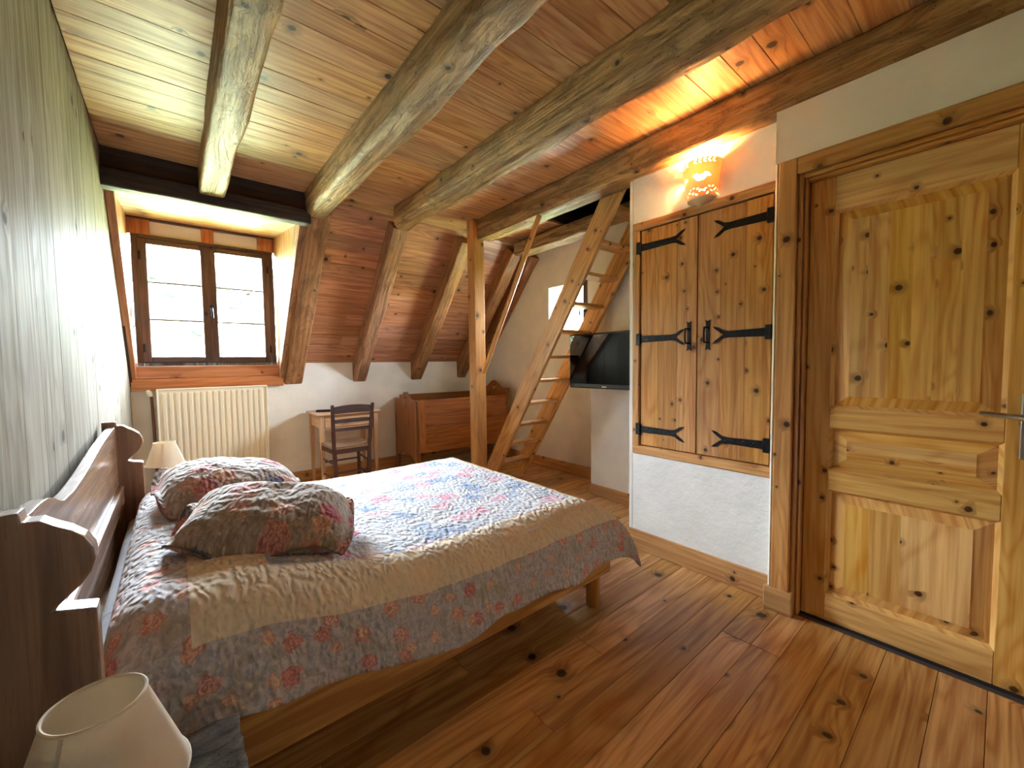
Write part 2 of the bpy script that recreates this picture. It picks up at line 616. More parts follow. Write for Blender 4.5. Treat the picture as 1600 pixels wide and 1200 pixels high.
def quilt_bump(n, u, v, strength):
    vec = n.comb(n.math('MULTIPLY', u, 1.0), n.math('MULTIPLY', v, 0.62))
    wob = n.n('ShaderNodeVectorMath', operation='ADD')
    n.l(vec, wob.inputs[0])
    nn = n.n('ShaderNodeTexNoise', noise_dimensions='2D')
    n.l(vec, nn.inputs['Vector'])
    nn.inputs['Scale'].default_value = 18
    sc = n.n('ShaderNodeVectorMath', operation='SCALE')
    n.l(nn.outputs['Color'], sc.inputs[0])
    sc.inputs['Scale'].default_value = 0.03
    n.l(sc.outputs[0], wob.inputs[1])
    a = n.voro(wob.outputs[0], 62, 'SMOOTH_F1')
    b = n.noise(vec, 9, 3, 0.55, 0.3, '2D')
    h = n.math('ADD', n.math('MULTIPLY', a.outputs['Distance'], -1.0), n.math('MULTIPLY', b, 0.3))
    return n.bump(h, strength, 0.012)


ROSES = [(10.5, 0.27, 0.60, ((234, 198, 174), (214, 146, 136), (172, 78, 84)), 0.0),
         (13.0, 0.23, 0.42, ((236, 206, 178), (226, 184, 156), (186, 124, 106)), 3.7)]


def quilt_mat():
    n = NT('patchwork_quilt')
    tc = n.n('ShaderNodeTexCoord')
    sp = n.n('ShaderNodeSeparateXYZ')
    n.l(tc.outputs['UV'], sp.inputs[0])
    u, v = sp.outputs[0], sp.outputs[1]            # metres on the flat quilt
    # how far inside the patchwork rectangle: >0 outside
    du = n.math('SUBTRACT', n.math('ABSOLUTE', n.math('SUBTRACT', u, QC[0])), QH[0])
    dv = n.math('SUBTRACT', n.math('ABSOLUTE', n.math('SUBTRACT', v, QC[1])), QH[1])
    d = n.math('MAXIMUM', du, dv)
    border = floral(n, u, v, (196, 190, 192), (170, 162, 148), ROSES)
    # patchwork: squares set on the diagonal-ish grid
    vec = n.comb(u, v)
    p = 0.092
    cell = n.n('ShaderNodeVectorMath', operation='FLOOR')
    scv = n.n('ShaderNodeVectorMath', operation='SCALE')
    wv_ = n.n('ShaderNodeTexNoise', noise_dimensions='2D')
    n.l(vec, wv_.inputs['Vector'])
    wv_.inputs['Scale'].default_value = 22
    ws_ = n.n('ShaderNodeVectorMath', operation='SCALE')
    n.l(wv_.outputs['Color'], ws_.inputs[0])
    ws_.inputs['Scale'].default_value = 0.045
    wa_ = n.n('ShaderNodeVectorMath', operation='ADD')
    n.l(vec, wa_.inputs[0])
    n.l(ws_.outputs[0], wa_.inputs[1])
    n.l(wa_.outputs[0], scv.inputs[0])
    scv.inputs['Scale'].default_value = 1 / p
    n.l(scv.outputs[0], cell.inputs[0])
    wn = n.n('ShaderNodeTexWhiteNoise', noise_dimensions='2D')
    n.l(cell.outputs[0], wn.inputs['Vector'])
    r = wn.outputs['Value']
    wc = n.n('ShaderNodeSeparateColor')
    n.l(wn.outputs['Color'], wc.inputs[0])
    base = n.mix(wc.outputs[1], lin((210, 209, 212)), lin((190, 195, 205)))
    pink = n.mix(wc.outputs[2], lin((214, 128, 156)), lin((222, 164, 180)))
    blue = n.mix(wc.outputs[2], lin((116, 142, 182)), lin((160, 178, 206)))
    ispink = n.math('LESS_THAN', r, 0.19)
    isblue = n.math('GREATER_THAN', r, 0.82)
    fl = n.mapr(n.noise(vec, 30, 3, 0.6, 0.5, '2D'), 0.36, 0.54)
    col = n.mix(n.math('MULTIPLY', ispink, fl), base, pink)
    col = n.mix(n.math('MULTIPLY', isblue, fl), col, blue)
    fleck = n.math('MULTIPLY', n.mapr(n.noise(vec, 48, 3, 0.6, 0.3, '2D'), 0.56, 0.66), 0.4)
    col = n.mix(fleck, col, lin((166, 150, 148)))
    cream = n.mix(n.noise(vec, 90, 2, 0.5, 0, '2D'), lin((232, 218, 194)), lin((218, 200, 172)))
    band = n.math('GREATER_THAN', d, 0.0)
    outer = n.math('GREATER_THAN', d, 0.185)
    col = n.mix(band, col, cream)
    col = n.mix(outer, col, border)
    n.set(Base_Color=col, Roughness=0.82)
    n.b.inputs['Sheen Weight'].default_value = 0.15
    n.l(quilt_bump(n, u, v, 0.8), n.b.inputs['Normal'])
    return n.m


def pillow_mat(name, base, seed):
    n = NT(name)
    tc = n.n('ShaderNodeTexCoord')
    sp = n.n('ShaderNodeSeparateXYZ')
    n.l(tc.outputs['UV'], sp.inputs[0])
    u = n.math('ADD', sp.outputs[0], seed)
    v = n.math('ADD', sp.outputs[1], seed * 0.37)
    roses = [(7.0, 0.34, 0.55, ((208, 150, 130), (180, 76, 86), (128, 34, 50)), 0.0),
             (8.0, 0.30, 0.45, ((218, 178, 146), (200, 150, 126), (164, 106, 88)), 2.2),
             (6.5, 0.26, 0.25, ((46, 58, 92), (34, 44, 74), (74, 90, 122)), 5.1)]
    col = floral(n, u, v, base, (140, 122, 96), roses)
    n.set(Base_Color=col, Roughness=0.85)
    n.b.inputs['Sheen Weight'].default_value = 0.15
    n.l(quilt_bump(n, u, v, 0.8), n.b.inputs['Normal'])
    return n.m


# flat-quilt coordinates: patchwork rectangle centre and half sizes (u along the bed, v across)
QC = (0.835, 1.91)
QH = (0.645, 0.565)
QUILT = quilt_mat()
PIL_A = pillow_mat('floral_pillow_near', (168, 150, 134), 1.3)
PIL_B = pillow_mat('floral_pillow_far', (172, 156, 146), 4.9)


def sheet_mat():
    n = NT('white_sheet')
    tc = n.n('ShaderNodeTexCoord')
    n.set(Base_Color=lin((222, 222, 228)), Roughness=0.8)
    n.l(n.bump(n.noise(tc.outputs['Object'], 6, 4, 0.6, 0.5), 0.35, 0.03), n.b.inputs['Normal'])
    return n.m


SHEET = sheet_mat()
STRAW = wood('rush_seat', (150, 108, 66), (96, 62, 36), (60, 36, 20), 0.7, kd=0.0, var=0.0, grain=120)

# ------------------------------------------------------------------ room dimensions
XL, YK, ZC = -0.28, 4.57, 2.50          # left wall, knee wall, ceiling
YJ = 3.47                                # where the sloped ceiling meets the flat one
ZK = 1.225                               # top of knee wall
XD, XC, XT, XG = 2.17, 2.25, 2.88, 3.24  # door wall, cupboard wall, wall behind the tv, gable wall
YB = -1.0                                # wall behind the camera
SL = Vector((0, YK - YJ, ZK - ZC))       # slope direction, downwards
SLEN = SL.length
SD = SL.normalized()
SN = Vector((0, SD.z, -SD.y))            # slope normal, into the room
if SN.z > 0:
    SN = -SN


def zslope(y):
    return ZC + (y - YJ) * (ZK - ZC) / (YK - YJ)


GAP = 0.0016

# ------------------------------------------------------------------ floor
floor = box('floor', (XL - 0.1, YB - 0.1, -0.12), (XG + 0.2, YK + 0.1, -0.022), GROUT, bev=0)
tag(floor, 'varnished knotty pine plank floor of the bedroom', 'floor', kind='structure')
seams = [1.16, 1.013, 0.896, 0.761, 0.645, 0.54, 0.408, 0.27, 0.123, 0.0]
y = 0.0
while y > YB:
    y -= 0.135
    seams.append(max(y, YB))
y = 1.16
rs = random.Random(3)
while y < YK:
    y += 0.135 + rs.uniform(-0.015, 0.015)
    seams.append(min(y, YK))
seams = sorted(set(round(s, 4) for s in seams))
for i in range(len(seams) - 1):
    y0, y1 = seams[i], seams[i + 1]
    if y1 - y0 < 0.02:
        continue
    cuts = [XL, XG]
    if abs(y0 - 1.013) < 0.01:
        cuts.append(1.306)
    else:
        cuts.append(rs.choice([0.2, 0.55, 0.9, 1.75, 2.5, 2.9]) + rs.uniform(-0.1, 0.1))
    cuts.sort()
    for a, b in zip(cuts, cuts[1:]):
        box('plank', (a + GAP / 2, y0 + GAP / 2, -0.022), (b - GAP / 2, y1 - GAP / 2, rs.uniform(-0.0008, 0.0)), W['floor'], 'X', floor, 0.0012)

# ------------------------------------------------------------------ left wall (vertical pine boards)
wl = box('wall_left', (XL - 0.12, YB - 0.1, 0), (XL - 0.022, YK + 0.3, 2.62), GROUT, bev=0)
tag(wl, 'pale varnished vertical pine boarding behind the bed headboard', 'wall', kind='structure')
ys = [YB, -0.8, -0.6, -0.45, -0.25, -0.06, 0.12, 0.3, 0.5, 0.68, 0.86, 1.06, 1.28, 1.5, 1.695, 1.785, 1.97, 2.13, 2.28, 2.45, 2.62, 2.7, 2.88, 3.03,
      3.2, 3.38, 3.52, 3.66, 3.735, 3.9, 4.05, 4.2, 4.36, YK]
for a, b in zip(ys, ys[1:]):
    top = min(ZC, zslope(a) + 0.01)
    box('plank', (XL - 0.022, a + 0.001, 0.0), (XL - rs.uniform(0, 0.0012), b - 0.001, top), W['wall'], 'Z', wl, 0.0015)

# ------------------------------------------------------------------ flat ceiling
ceil = box('ceiling', (XL - 0.1, YB - 0.1, ZC + 0.024), (2.36, YJ + 0.06, ZC + 0.12), BACK, bev=0)
tag(ceil, 'flat knotty pine board ceiling above the beams', 'ceiling', kind='structure')
cs = [1.495, 1.62, 1.75, 1.897, 2.10, 2.23, 2.36, 2.487, 2.60, 2.76, 2.91, 3.03, 3.19, 3.33, YJ]
y = 1.495
while y > YB:
    y -= 0.135 + rs.uniform(-0.01, 0.02)
    cs.append(max(y, YB))
cs.sort()
for i, (a, b) in enumerate(zip(cs, cs[1:])):
    if b - a < 0.03:
        continue
    cut = [XL] + [c for c in (0.24, 0.9, 1.52) if rs.random() < 0.6] + [2.36]
    for p, q in zip(cut, cut[1:]):
        box('plank', (p + 0.0008, a + 0.001, ZC + rs.uniform(0, 0.0012)), (q - 0.0008, b - 0.0006, ZC + 0.023), W['ceil'], 'X', ceil, 0.002)
# ceiling past the hatch (beyond beam four)
ceil2 = box('ceiling_hatch_end', (2.36, 2.72, ZC + 0.024), (XG + 0.1, YJ + 0.06, ZC + 0.12), BACK, bev=0)
tag(ceil2, 'short run of ceiling boards at the far end of the loft hatch', 'ceiling', kind='structure')
for a, b in ((2.72, 2.86), (2.86, 3.0), (3.0, 3.14), (3.14, 3.30), (3.30, YJ)):
    box('plank', (2.36, a + 0.001, ZC), (XG, b - 0.001, ZC + 0.023), W['ceil'], 'X', ceil2, 0.0035)
# loft void over the hatch
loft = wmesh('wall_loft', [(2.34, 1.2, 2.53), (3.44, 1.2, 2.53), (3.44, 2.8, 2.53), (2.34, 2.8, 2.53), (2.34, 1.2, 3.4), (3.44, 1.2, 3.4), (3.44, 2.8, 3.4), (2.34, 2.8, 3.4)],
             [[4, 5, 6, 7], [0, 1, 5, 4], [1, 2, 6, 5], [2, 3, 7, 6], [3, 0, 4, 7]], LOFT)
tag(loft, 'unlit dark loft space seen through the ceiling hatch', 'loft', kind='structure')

wi = box('wall_leak_filler', (2.345, YB - 0.1, 2.30), (2.86, 1.53, 2.62), BACK, bev=0)  # unseen filler, added to stop sky light leaking in above the cupboard
tag(wi, 'unseen filler added behind the long beam to keep sky light out', 'wall', kind='structure')
wcl = box('wall_leak_stop', (2.75, 1.2, 0), (3.46, 1.31, 2.62), BACK, bev=0)  # unseen wall, added to stop sky light leaking towards the hatch
tag(wcl, 'unseen wall added beside the cupboard to keep sky light out of the loft', 'wall', kind='structure')
# ------------------------------------------------------------------ sloped ceiling under the roof
XS0 = 0.80
o0 = Vector((0, YJ, ZC))


def slope_pt(x, s, off=0.0):
    p = o0 + SD * s - SN * off
    return Vector((x, p.y, p.z))


sl = bar('ceiling_slope', slope_pt((XS0 + XG + 0.3) / 2, -0.12, 0.07), slope_pt((XS0 + XG + 0.3) / 2, SLEN + 0.25, 0.07), XG + 0.3 - XS0, 0.09, BACK, up=SN, bev=0)
tag(sl, 'reddish knotty pine boards on the sloped attic ceiling', 'ceiling', kind='structure')
s = 0.0
k = 0
while s < SLEN - 0.01:
    s1 = min(s + 0.133 + rs.uniform(-0.012, 0.012), SLEN)
    if SLEN - s1 < 0.05:
        s1 = SLEN
    cut = [XS0] + [c for c in (1.58, 2.27) if rs.random() < 0.7] + [XG]
    if k in (8, 10):
        cut = [XS0, 1.34, 1.58, 2.27, XG]
    cut = sorted(set(cut))
    for a, b in zip(cut, cut[1:]):
        m0 = slope_pt(a + 0.0008, (s + s1) / 2, 0.0115 - rs.uniform(0, 0.001))
        m1 = slope_pt(b - 0.0008, (s + s1) / 2, 0.0115)
        m1 = Vector((m1.x, m0.y, m0.z))
        bar('plank', m0, m1, s1 - s - 0.0012, 0.023, W['slope'], up=SN, parent=sl, bev=0.002)
    s = s1
    k += 1

# ------------------------------------------------------------------ knee wall with recess for the radiator
wk = box('wall_back', (XL - 0.05, YK, 0), (XG + 0.1, YK + 0.12, ZK + 0.01), P_WALL, bev=0)
tag(wk, 'low white plaster knee wall under the sloped roof', 'wall', kind='structure')
bb = box('baseboard_back', (XL, YK - 0.018, 0), (XG, YK, 0.12), W['trim'], 'X', bev=0.003)
tag(bb, 'pine skirting board along the low knee wall', 'baseboard', kind='structure')

# ------------------------------------------------------------------ gable wall with small window, wall behind the tv
GY0, GY1, GZ0, GZ1 = 2.70, 3.275, 1.50, 2.045
wg = wmesh('wall_gable', [(XG, YK + .1, 0), (XG, 1.3, 0), (XG, 1.3, 2.62), (XG, YJ, 2.62), (XG, YK + .1, 1.3)], [[0, 1, 2, 3, 4]], P_WALL)
bpy.data.objects.remove(wg)
wg = prism('wall_gable', [(XG, YK + .12, 0), (XG, 1.3, 0), (XG, 1.3, 2.62), (XG, YJ - .02, 2.62), (XG, YK + .12, 1.2)], (0.22, 0, 0), P_WALL, 'X',
           holes=[[(XG, GY0, GZ0), (XG, GY1, GZ0), (XG, GY1, GZ1), (XG, GY0, GZ1)]])
tag(wg, 'white plaster gable wall behind the ladder', 'wall', kind='structure')
bb = box('baseboard_gable', (XG - 0.018, 2.3, 0), (XG, YK, 0.12), W['trim'], 'Y', bev=0.003)
tag(bb, 'pine skirting board at the foot of the gable wall', 'baseboard', kind='structure')
wt = box('wall_recess', (XT, 1.3, 0), (XG + 0.02, 2.37, 2.34), P_WALL, bev=0.006)
tag(wt, 'white plaster wall stub behind the television', 'wall', kind='structure')
bb = box('baseboard_recess', (XT - 0.018, 1.55, 0), (XT, 2.37, 0.1), W['trim'], 'Y', bev=0.003)
tag(bb, 'pine skirting board below the television', 'baseboard', kind='structure')

# ------------------------------------------------------------------ cupboard wall and door wall
YE = 0.70      # edge of the door wall
YCE = 1.535    # far corner of the cupboard wall
CF = (0.70, 1.505, 0.615, 2.05)     # cupboard frame outer: y0, y1, z0, z1
wc = empty('wall_cupboard', (XC, 1.1, 0), 'rough white plaster wall around the built-in cupboard', 'wall', kind='structure')
box('pier', (XC, CF[1], 0), (XC + 0.6, YCE, 2.325), P_ROUGH, parent=wc, bev=0.006)
box('lower_panel', (XC, YE - 0.05, 0), (XC + 0.5, CF[1] + 0.001, CF[2]), P_ROUGH, parent=wc, bev=0.0)
box('upper_panel', (XC, YE - 0.05, CF[3]), (XC + 0.5, CF[1] + 0.001, 2.325), P_ROUGH, parent=wc, bev=0.0)
box('back_panel', (XC + 0.4, YE - 0.05, CF[2]), (XC + 0.5, CF[1], CF[3]), P_ROUGH, parent=wc, bev=0.0)
bb = box('baseboard_cupboard', (XC - 0.018, YE + 0.01, 0), (XC, YCE, 0.123), W['trim'], 'Y', bev=0.004)
tag(bb, 'pine skirting board under the built-in cupboard', 'baseboard', kind='structure')

DY0, DY1, DZ1 = -0.175, 0.58, 1.985     # door leaf
FT = 2.093                              # top of door frame
wd = empty('wall_right', (XD, 0, 0), 'cream plaster wall around the panelled door', 'wall', kind='structure')
box('edge_pier', (XD, 0.684, 0), (XD + 0.28, YE, 2.325), P_DOOR, parent=wd, bev=0.008)
box('lintel_panel', (XD, -0.29, FT), (XD + 0.28, YE - 0.001, 2.325), P_DOOR, parent=wd, bev=0.0)
box('end_panel', (XD, YB - 0.1, 0), (XD + 0.28, -0.289, 2.325), P_DOOR, parent=wd, bev=0.0)
wb = box('wall_front', (XL - 0.1, YB - 0.12, 0), (XD + 0.3, YB, 2.62), P_WALL, bev=0)
tag(wb, 'plain white plaster wall facing the dormer window', 'wall', kind='structure')

# ------------------------------------------------------------------ beams, rafters, post
b1 = hewn('beam', (0.245, YB, 2.43), (0.245, 3.34, 2.43), 0.135, 0.22, W['beam'], seed=1.3, rough=0.010, round_=0.14)
tag(b1, 'narrow hand-hewn ceiling beam ending above the dormer window', 'beam', kind='structure')
b2 = hewn('beam', (0.89, YB, 2.43), (0.89, 3.40, 2.43), 0.155, 0.22, W['beam'], seed=5.1, rough=0.015, round_=0.22)
tag(b2, 'thick hand-hewn beam meeting the rafter beside the dormer', 'beam', kind='structure')
b3 = hewn('beam', (1.525, YB, 2.42), (1.525, 3.22, 2.42), 0.16, 0.21, W['beam'], seed=9.7, rough=0.022, round_=0.36)
tag(b3, 'waney rounded log beam between the lamp bay and the dormer bay', 'beam', kind='structure')
b4 = hewn('beam', (2.255, YB, 2.412), (2.255, 3.085, 2.412), 0.17, 0.18, W['beam'], seed=14.2, rough=0.009, round_=0.12)
tag(b4, 'long squared beam running above the door and the cupboard', 'beam', kind='structure')
b5 = hewn('beam', (2.915, 1.3, 2.405), (2.915, 3.35, 2.405), 0.17, 0.13, W['beam'], seed=21.2, rough=0.008, round_=0.15)
tag(b5, 'short squared beam on the far side of the loft hatch', 'beam', kind='structure')

RD = 0.14


def rafter(xc, w, label, s0=0.05, s1=None, seed=0.0, mat='rafter', depth=RD):
    s1 = SLEN + 0.16 if s1 is None else s1
    p0 = slope_pt(xc, s0) + SN * (depth / 2 - 0.012)
    p1 = slope_pt(xc, s1) + SN * (depth / 2 - 0.012)
    o = hewn('rafter', p0, p1, w, depth + 0.02, W[mat], up=-SN, seed=seed, rough=0.006, round_=0.1, seg=26)
    return tag(o, label, 'rafter', 'rafters under the sloped ceiling', 'structure')


rafter(0.925, 0.165, 'wide rafter at the edge of the dormer opening', seed=2.2)
rafter(1.585, 0.14, 'rafter carrying the end of the waney log beam', seed=4.4)
rafter(2.275, 0.14, 'rafter coming down to the wall just behind the square post', seed=6.6)
rafter(2.92, 0.135, 'rafter half hidden behind the square post and handrail', seed=8.8)
rafter(3.175, 0.12, 'dark rafter running down against the gable wall', seed=11.8, mat='crib')

pst = box('post', (2.125, 3.085, 0), (2.243, 3.19, ZC), W['trim'], 'Z', bev=0.006)
tag(pst, 'square pine post standing between the bed foot and the ladder', 'post', kind='structure')

# ------------------------------------------------------------------ dormer
DX0, DX1 = -0.245, 0.80       # cheeks
YW = 4.575                    # window plane
hd = hewn('beam', (XL, 3.425, 2.318), (0.845, 3.425, 2.318), 0.11, 0.105, W['old'], seed=31, rough=0.006, round_=0.12, seg=40)
tag(hd, 'blackened old timber header across the dormer opening', 'beam', kind='structure')
db = box('trim_1', (XL, 3.405, 2.36), (0.87, 3.48, ZC + 0.02), W['old'], 'X', bev=0.0)
tag(db, 'dark board closing the gap above the dormer header', 'board', kind='structure')
# dormer ceiling
dz0, dz1 = 2.300, 2.437
dcl = wmesh('ceiling_dormer', [(DX0 - .1, 3.40, dz0 + .03), (DX1 + .1, 3.40, dz0 + .03), (DX1 + .1, YW + .15, dz1 + .05), (DX0 - .1, YW + .15, dz1 + .05),
                               (DX0 - .1, 3.40, dz0 + .12), (DX1 + .1, 3.40, dz0 + .12), (DX1 + .1, YW + .15, dz1 + .12), (DX0 - .1, YW + .15, dz1 + .12)],
            [[0, 1, 2, 3], [4, 5, 6, 7], [0, 1, 5, 4], [1, 2, 6, 5], [2, 3, 7, 6], [3, 0, 4, 7]], BACK)
tag(dcl, 'yellow lit pine boards lining the top of the dormer', 'ceiling', kind='structure')
for i in range(8):
    t0, t1 = i / 8, (i + 1) / 8
    ya, yb = 3.43 + (YW + 0.02 - 3.43) * t0, 3.43 + (YW + 0.02 - 3.43) * t1
    za, zb = dz0 + (dz1 - dz0) * t0, dz0 + (dz1 - dz0) * t1
    ym, zm = (ya + yb) / 2, (za + zb) / 2 + 0.012
    bar('plank', (DX0 - .04, ym, zm), (DX1 + .04, ym, zm), math.hypot(yb - ya, zb - za) - 0.0015, 0.022, W['ceil'], up=(0, -(dz1 - dz0), YW - 3.43), parent=dcl, bev=0.003)
# cheeks
for nm, x, sx, lab in (('wall_dormer_left', DX0, -1, 'pine boarded cheek of the dormer next to the boarded wall'),
                       ('wall_dormer_right', DX1, 1, 'brightly lit pine cheek of the dormer beside the wide rafter')):
    ck = prism(nm, [(x + sx * 0.02, 3.40, 2.50), (x + sx * 0.02, YW + 0.14, 2.50), (x + sx * 0.02, YW + 0.14, 1.0), (x + sx * 0.02, 4.60, 1.0)], (sx * 0.1, 0, 0), BACK)
    tag(ck, lab, 'wall', kind='structure')
    yc = [3.42, 3.56, 3.7, 3.84, 3.98, 4.12, 4.26, 4.40, 4.50, YW + .02]
    for a, b in zip(yc, yc[1:]):
        prism('plank', [(x, a + .0008, 2.46), (x, b - .0008, 2.46), (x, b - .0008, max(1.0, zslope(b) - 0.03)), (x, a + .0008, max(1.0, zslope(a) - 0.03))], (sx * 0.02, 0, 0), W['ceil'], 'Z', ck)
# jamb boards following the slope on both sides of the opening
jl = bar('trim_2', slope_pt(-0.258, 0.16) + SN * 0.045, slope_pt(-0.258, SLEN + 0.12) + SN * 0.045, 0.044, 0.11, W['sill'], up=SN, bev=0.003)
tag(jl, 'dark pine jamb board between the boarded wall and the dormer', 'jamb', kind='structure')
jr = bar('trim_3', slope_pt(0.818, 0.16) + SN * 0.055, slope_pt(0.818, SLEN + 0.13) + SN * 0.055, 0.05, 0.135, W['rafter'], up=SN, bev=0.003)
tag(jr, 'pine jamb board beside the wide rafter of the dormer', 'jamb', kind='structure')
# board under the window
sb = empty('trim_4', (0.28, YK - 0.02, 1.0), 'two pine boards under the dormer window above the radiator', 'sill', kind='structure')
box('plank', (-0.262, YK - 0.03, 1.105), (0.80, YK + 0.03, 1.205), W['sill'], 'X', sb, 0.003)
box('plank', (-0.275, YK - 0.034, 1.005), (0.83, YK + 0.03, 1.103), W['sill'], 'X', sb, 0.003)
# strip above the window
st = box('wall_dormer_end', (DX0 - .05, YW + 0.035, 2.30), (DX1 + .05, YW + 0.12, 2.47), P_WALL, bev=0)
tag(st, 'white plaster strip above the dormer window', 'wall', kind='structure')
for a, b in ((DX0, -0.105), (0.24, 0.325), (0.665, DX1)):
    box('stud', (a, YW - 0.002, 2.295), (b, YW + 0.034, 2.44), W['sill'], 'Z', st, 0.003)
box('plank', (DX0, YW - 0.012, 2.420), (DX1, YW + 0.03, 2.445), W['window'], 'X', st, 0.002)

# dormer window
wx0, wx1, wz0, wz1 = -0.228, 0.786, 1.207, 2.30
win = empty('window_1', (0.28, YW, wz0), 'brown wooden two-leaf dormer window with six panes', 'window', kind='structure')
fw = 0.045
box('window_frame', (wx0, YW - 0.005, wz0), (wx0 + fw, YW + 0.07, wz1), W['window'], 'Z', win, 0.004)
box('window_frame', (wx1 - fw, YW - 0.005, wz0), (wx1, YW + 0.07, wz1), W['window'], 'Z', win, 0.004)
box('window_frame', (wx0 + fw, YW - 0.005, wz0), (wx1 - fw, YW + 0.07, wz0 + fw), W['window'], 'X', win, 0.004)
box('window_frame', (wx0 + fw, YW - 0.005, wz1 - fw), (wx1 - fw, YW + 0.07, wz1), W['window'], 'X', win, 0.004)
xm = 0.276
for (a, b) in ((wx0 + fw - 0.01, xm - 0.004), (xm + 0.004, wx1 - fw + 0.01)):
    z0, z1 = wz0 + fw - 0.012, wz1 - fw + 0.012
    sa = 0.062 if a < 0 else 0.05
    sbb = 0.05 if a < 0 else 0.062
    sh = box('sash', (a, YW - 0.022, z0), (a + sa, YW + 0.03, z1), W['window'], 'Z', win, 0.006)
    box('sash_rail', (b - sbb, YW - 0.022, z0), (b, YW + 0.03, z1), W['window'], 'Z', sh, 0.006)
    box('sash_rail', (a + sa, YW - 0.022, z0), (b - sbb, YW + 0.03, z0 + 0.05), W['window'], 'X', sh, 0.006)
    box('sash_rail', (a + sa, YW - 0.022, z1 - 0.046), (b - sbb, YW + 0.03, z1), W['window'], 'X', sh, 0.006)
    gz0, gz1 = z0 + 0.05, z1 - 0.046
    for k in (1, 2):
        zz = gz0 + (gz1 - gz0) * k / 3
        box('muntin', (a + sa, YW - 0.012, zz - 0.007), (b - sbb, YW + 0.018, zz + 0.007), W['window'], 'X', sh, 0.003)
    for k in range(3):
        q0, q1 = gz0 + (gz1 - gz0) * k / 3, gz0 + (gz1 - gz0) * (k + 1) / 3
        box('pane', (a + sa, YW + 0.001, q0 + .007), (b - sbb, YW + 0.005, q1 - .007), GLASS, 'X', sh, 0.0)
box('astragal', (xm - 0.018, YW - 0.03, wz0 + 0.04), (xm + 0.018, YW - 0.02, wz1 - 0.04), W['window'], 'Z', win, 0.003)
hp = box('window_handle', (0.272, YW - 0.040, 1.645), (0.300, YW - 0.029, 1.745), IRON, 'Z', win, 0.004)
tube('lever', [(0.286, YW - 0.04, 1.72), (0.286, YW - 0.065, 1.715), (0.287, YW - 0.075, 1.68), (0.289, YW - 0.07, 1.63)], [0.008, 0.008, 0.010, 0.008], IRON, hp, 10)
for x in (wx0 + 0.05, wx1 - 0.05):
    for z in (1.36, 2.12):
        tube('hinge', [(x, YW - 0.026, z - 0.035), (x, YW - 0.026, z + 0.035)], 0.008, IRON, win, 8)

# gable window
w2 = empty('window_2', (XG, 2.99, GZ0), 'small bright gable window behind the ladder', 'window', kind='structure')
x0 = XG - 0.012
box('window_frame', (x0, GY0, GZ0), (x0 + 0.04, GY0 + 0.05, GZ1), W['window'], 'Z', w2, 0.003)
box('window_frame', (x0, GY1 - 0.035, GZ0), (x0 + 0.04, GY1, GZ1), WHITE_PL, 'Z', w2, 0.003)  # white sides stand in for glare washing out the brown frame
box('window_frame', (x0, GY0 + 0.05, GZ0), (x0 + 0.04, GY1 - 0.035, GZ0 + 0.03), WHITE_PL, 'Y', w2, 0.003)
box('window_frame', (x0, GY0 + 0.05, GZ1 - 0.03), (x0 + 0.04, GY1 - 0.035, GZ1), WHITE_PL, 'Y', w2, 0.003)
box('pane', (x0 + 0.018, GY0 + 0.05, GZ0 + 0.03), (x0 + 0.022, GY1 - 0.035, GZ1 - 0.03), GLASS, 'Y', w2, 0)
hp = box('window_handle', (x0 - 0.012, GY0 + 0.012, 1.70), (x0, GY0 + 0.04, 1.80), IRON, 'Z', w2, 0.003)
tube('lever', [(x0 - 0.012, GY0 + 0.026, 1.76), (x0 - 0.04, GY0 + 0.03, 1.758), (x0 - 0.045, GY0 + 0.06, 1.72), (x0 - 0.043, GY0 + 0.06, 1.67)], 0.009, IRON, hp, 8)

# ------------------------------------------------------------------ outside: hillside and trees
random.seed(11)
vs, fs, NX, NY = [], [], 46, 40


def hill_h(x, y):
    r = max(0.0, y - 12)
    base = -6 + 0.05 * r + 24.0 / (1 + math.exp(-(y - 95) / 22.0))
    base += 0.03 * (60 - x) * min(1, r / 80.0)
    return base + 2.2 * mnoise.noise(Vector((x * 0.03, y * 0.03, 0)))


for j in range(NY + 1):
    for i in range(NX + 1):
        yy = 12 + 210 * (j / NY) ** 1.3
        xx = -130 + 330 * i / NX
        vs.append((xx, yy, hill_h(xx, yy)))
for j in range(NY):
    for i in range(NX):
        a = j * (NX + 1) + i
        fs.append([a, a + 1, a + NX + 2, a + NX + 1])
_n = NT('meadow')
_tc = _n.n('ShaderNodeTexCoord')
_a = _n.noise(_tc.outputs['Object'], 0.07, 5, 0.65)
_n.set(Base_Color=_n.mix(_n.mapr(_a, 0.40, 0.60), lin((156, 158, 118)), lin((134, 142, 102))), Roughness=0.95)  # sunlight is put into the pale tone, so the hill bounces more indoors
hill = wmesh('hill', vs, fs, _n.m, 'X', None, True)
_n = NT('sunlit_meadow_tone')
_tc = _n.n('ShaderNodeTexCoord')
_a = _n.noise(_tc.outputs['Object'], 0.3, 5, 0.65)
_n.set(Base_Color=_n.mix(_a, lin((136, 142, 84)), lin((122, 132, 74))), Roughness=0.95)  # brightened colour stands for sunlight on unseen ground, bounced up to the ceiling
lawn = wmesh('lawn', [(-90, -60, -3.2), (90, -60, -3.2), (90, 14, -3.4), (-90, 14, -3.4)], [[0, 1, 2, 3]], _n.m)
tag(lawn, 'unseen meadow below the dormer window, coloured bright as if sunlit', 'lawn', kind='structure')
tag(hill, 'meadow hillside coloured pale green as if sunlit, seen through the dormer window', 'hill', kind='structure')
LEAF = plain('tree_leaves', (17, 23, 22), 0.95)


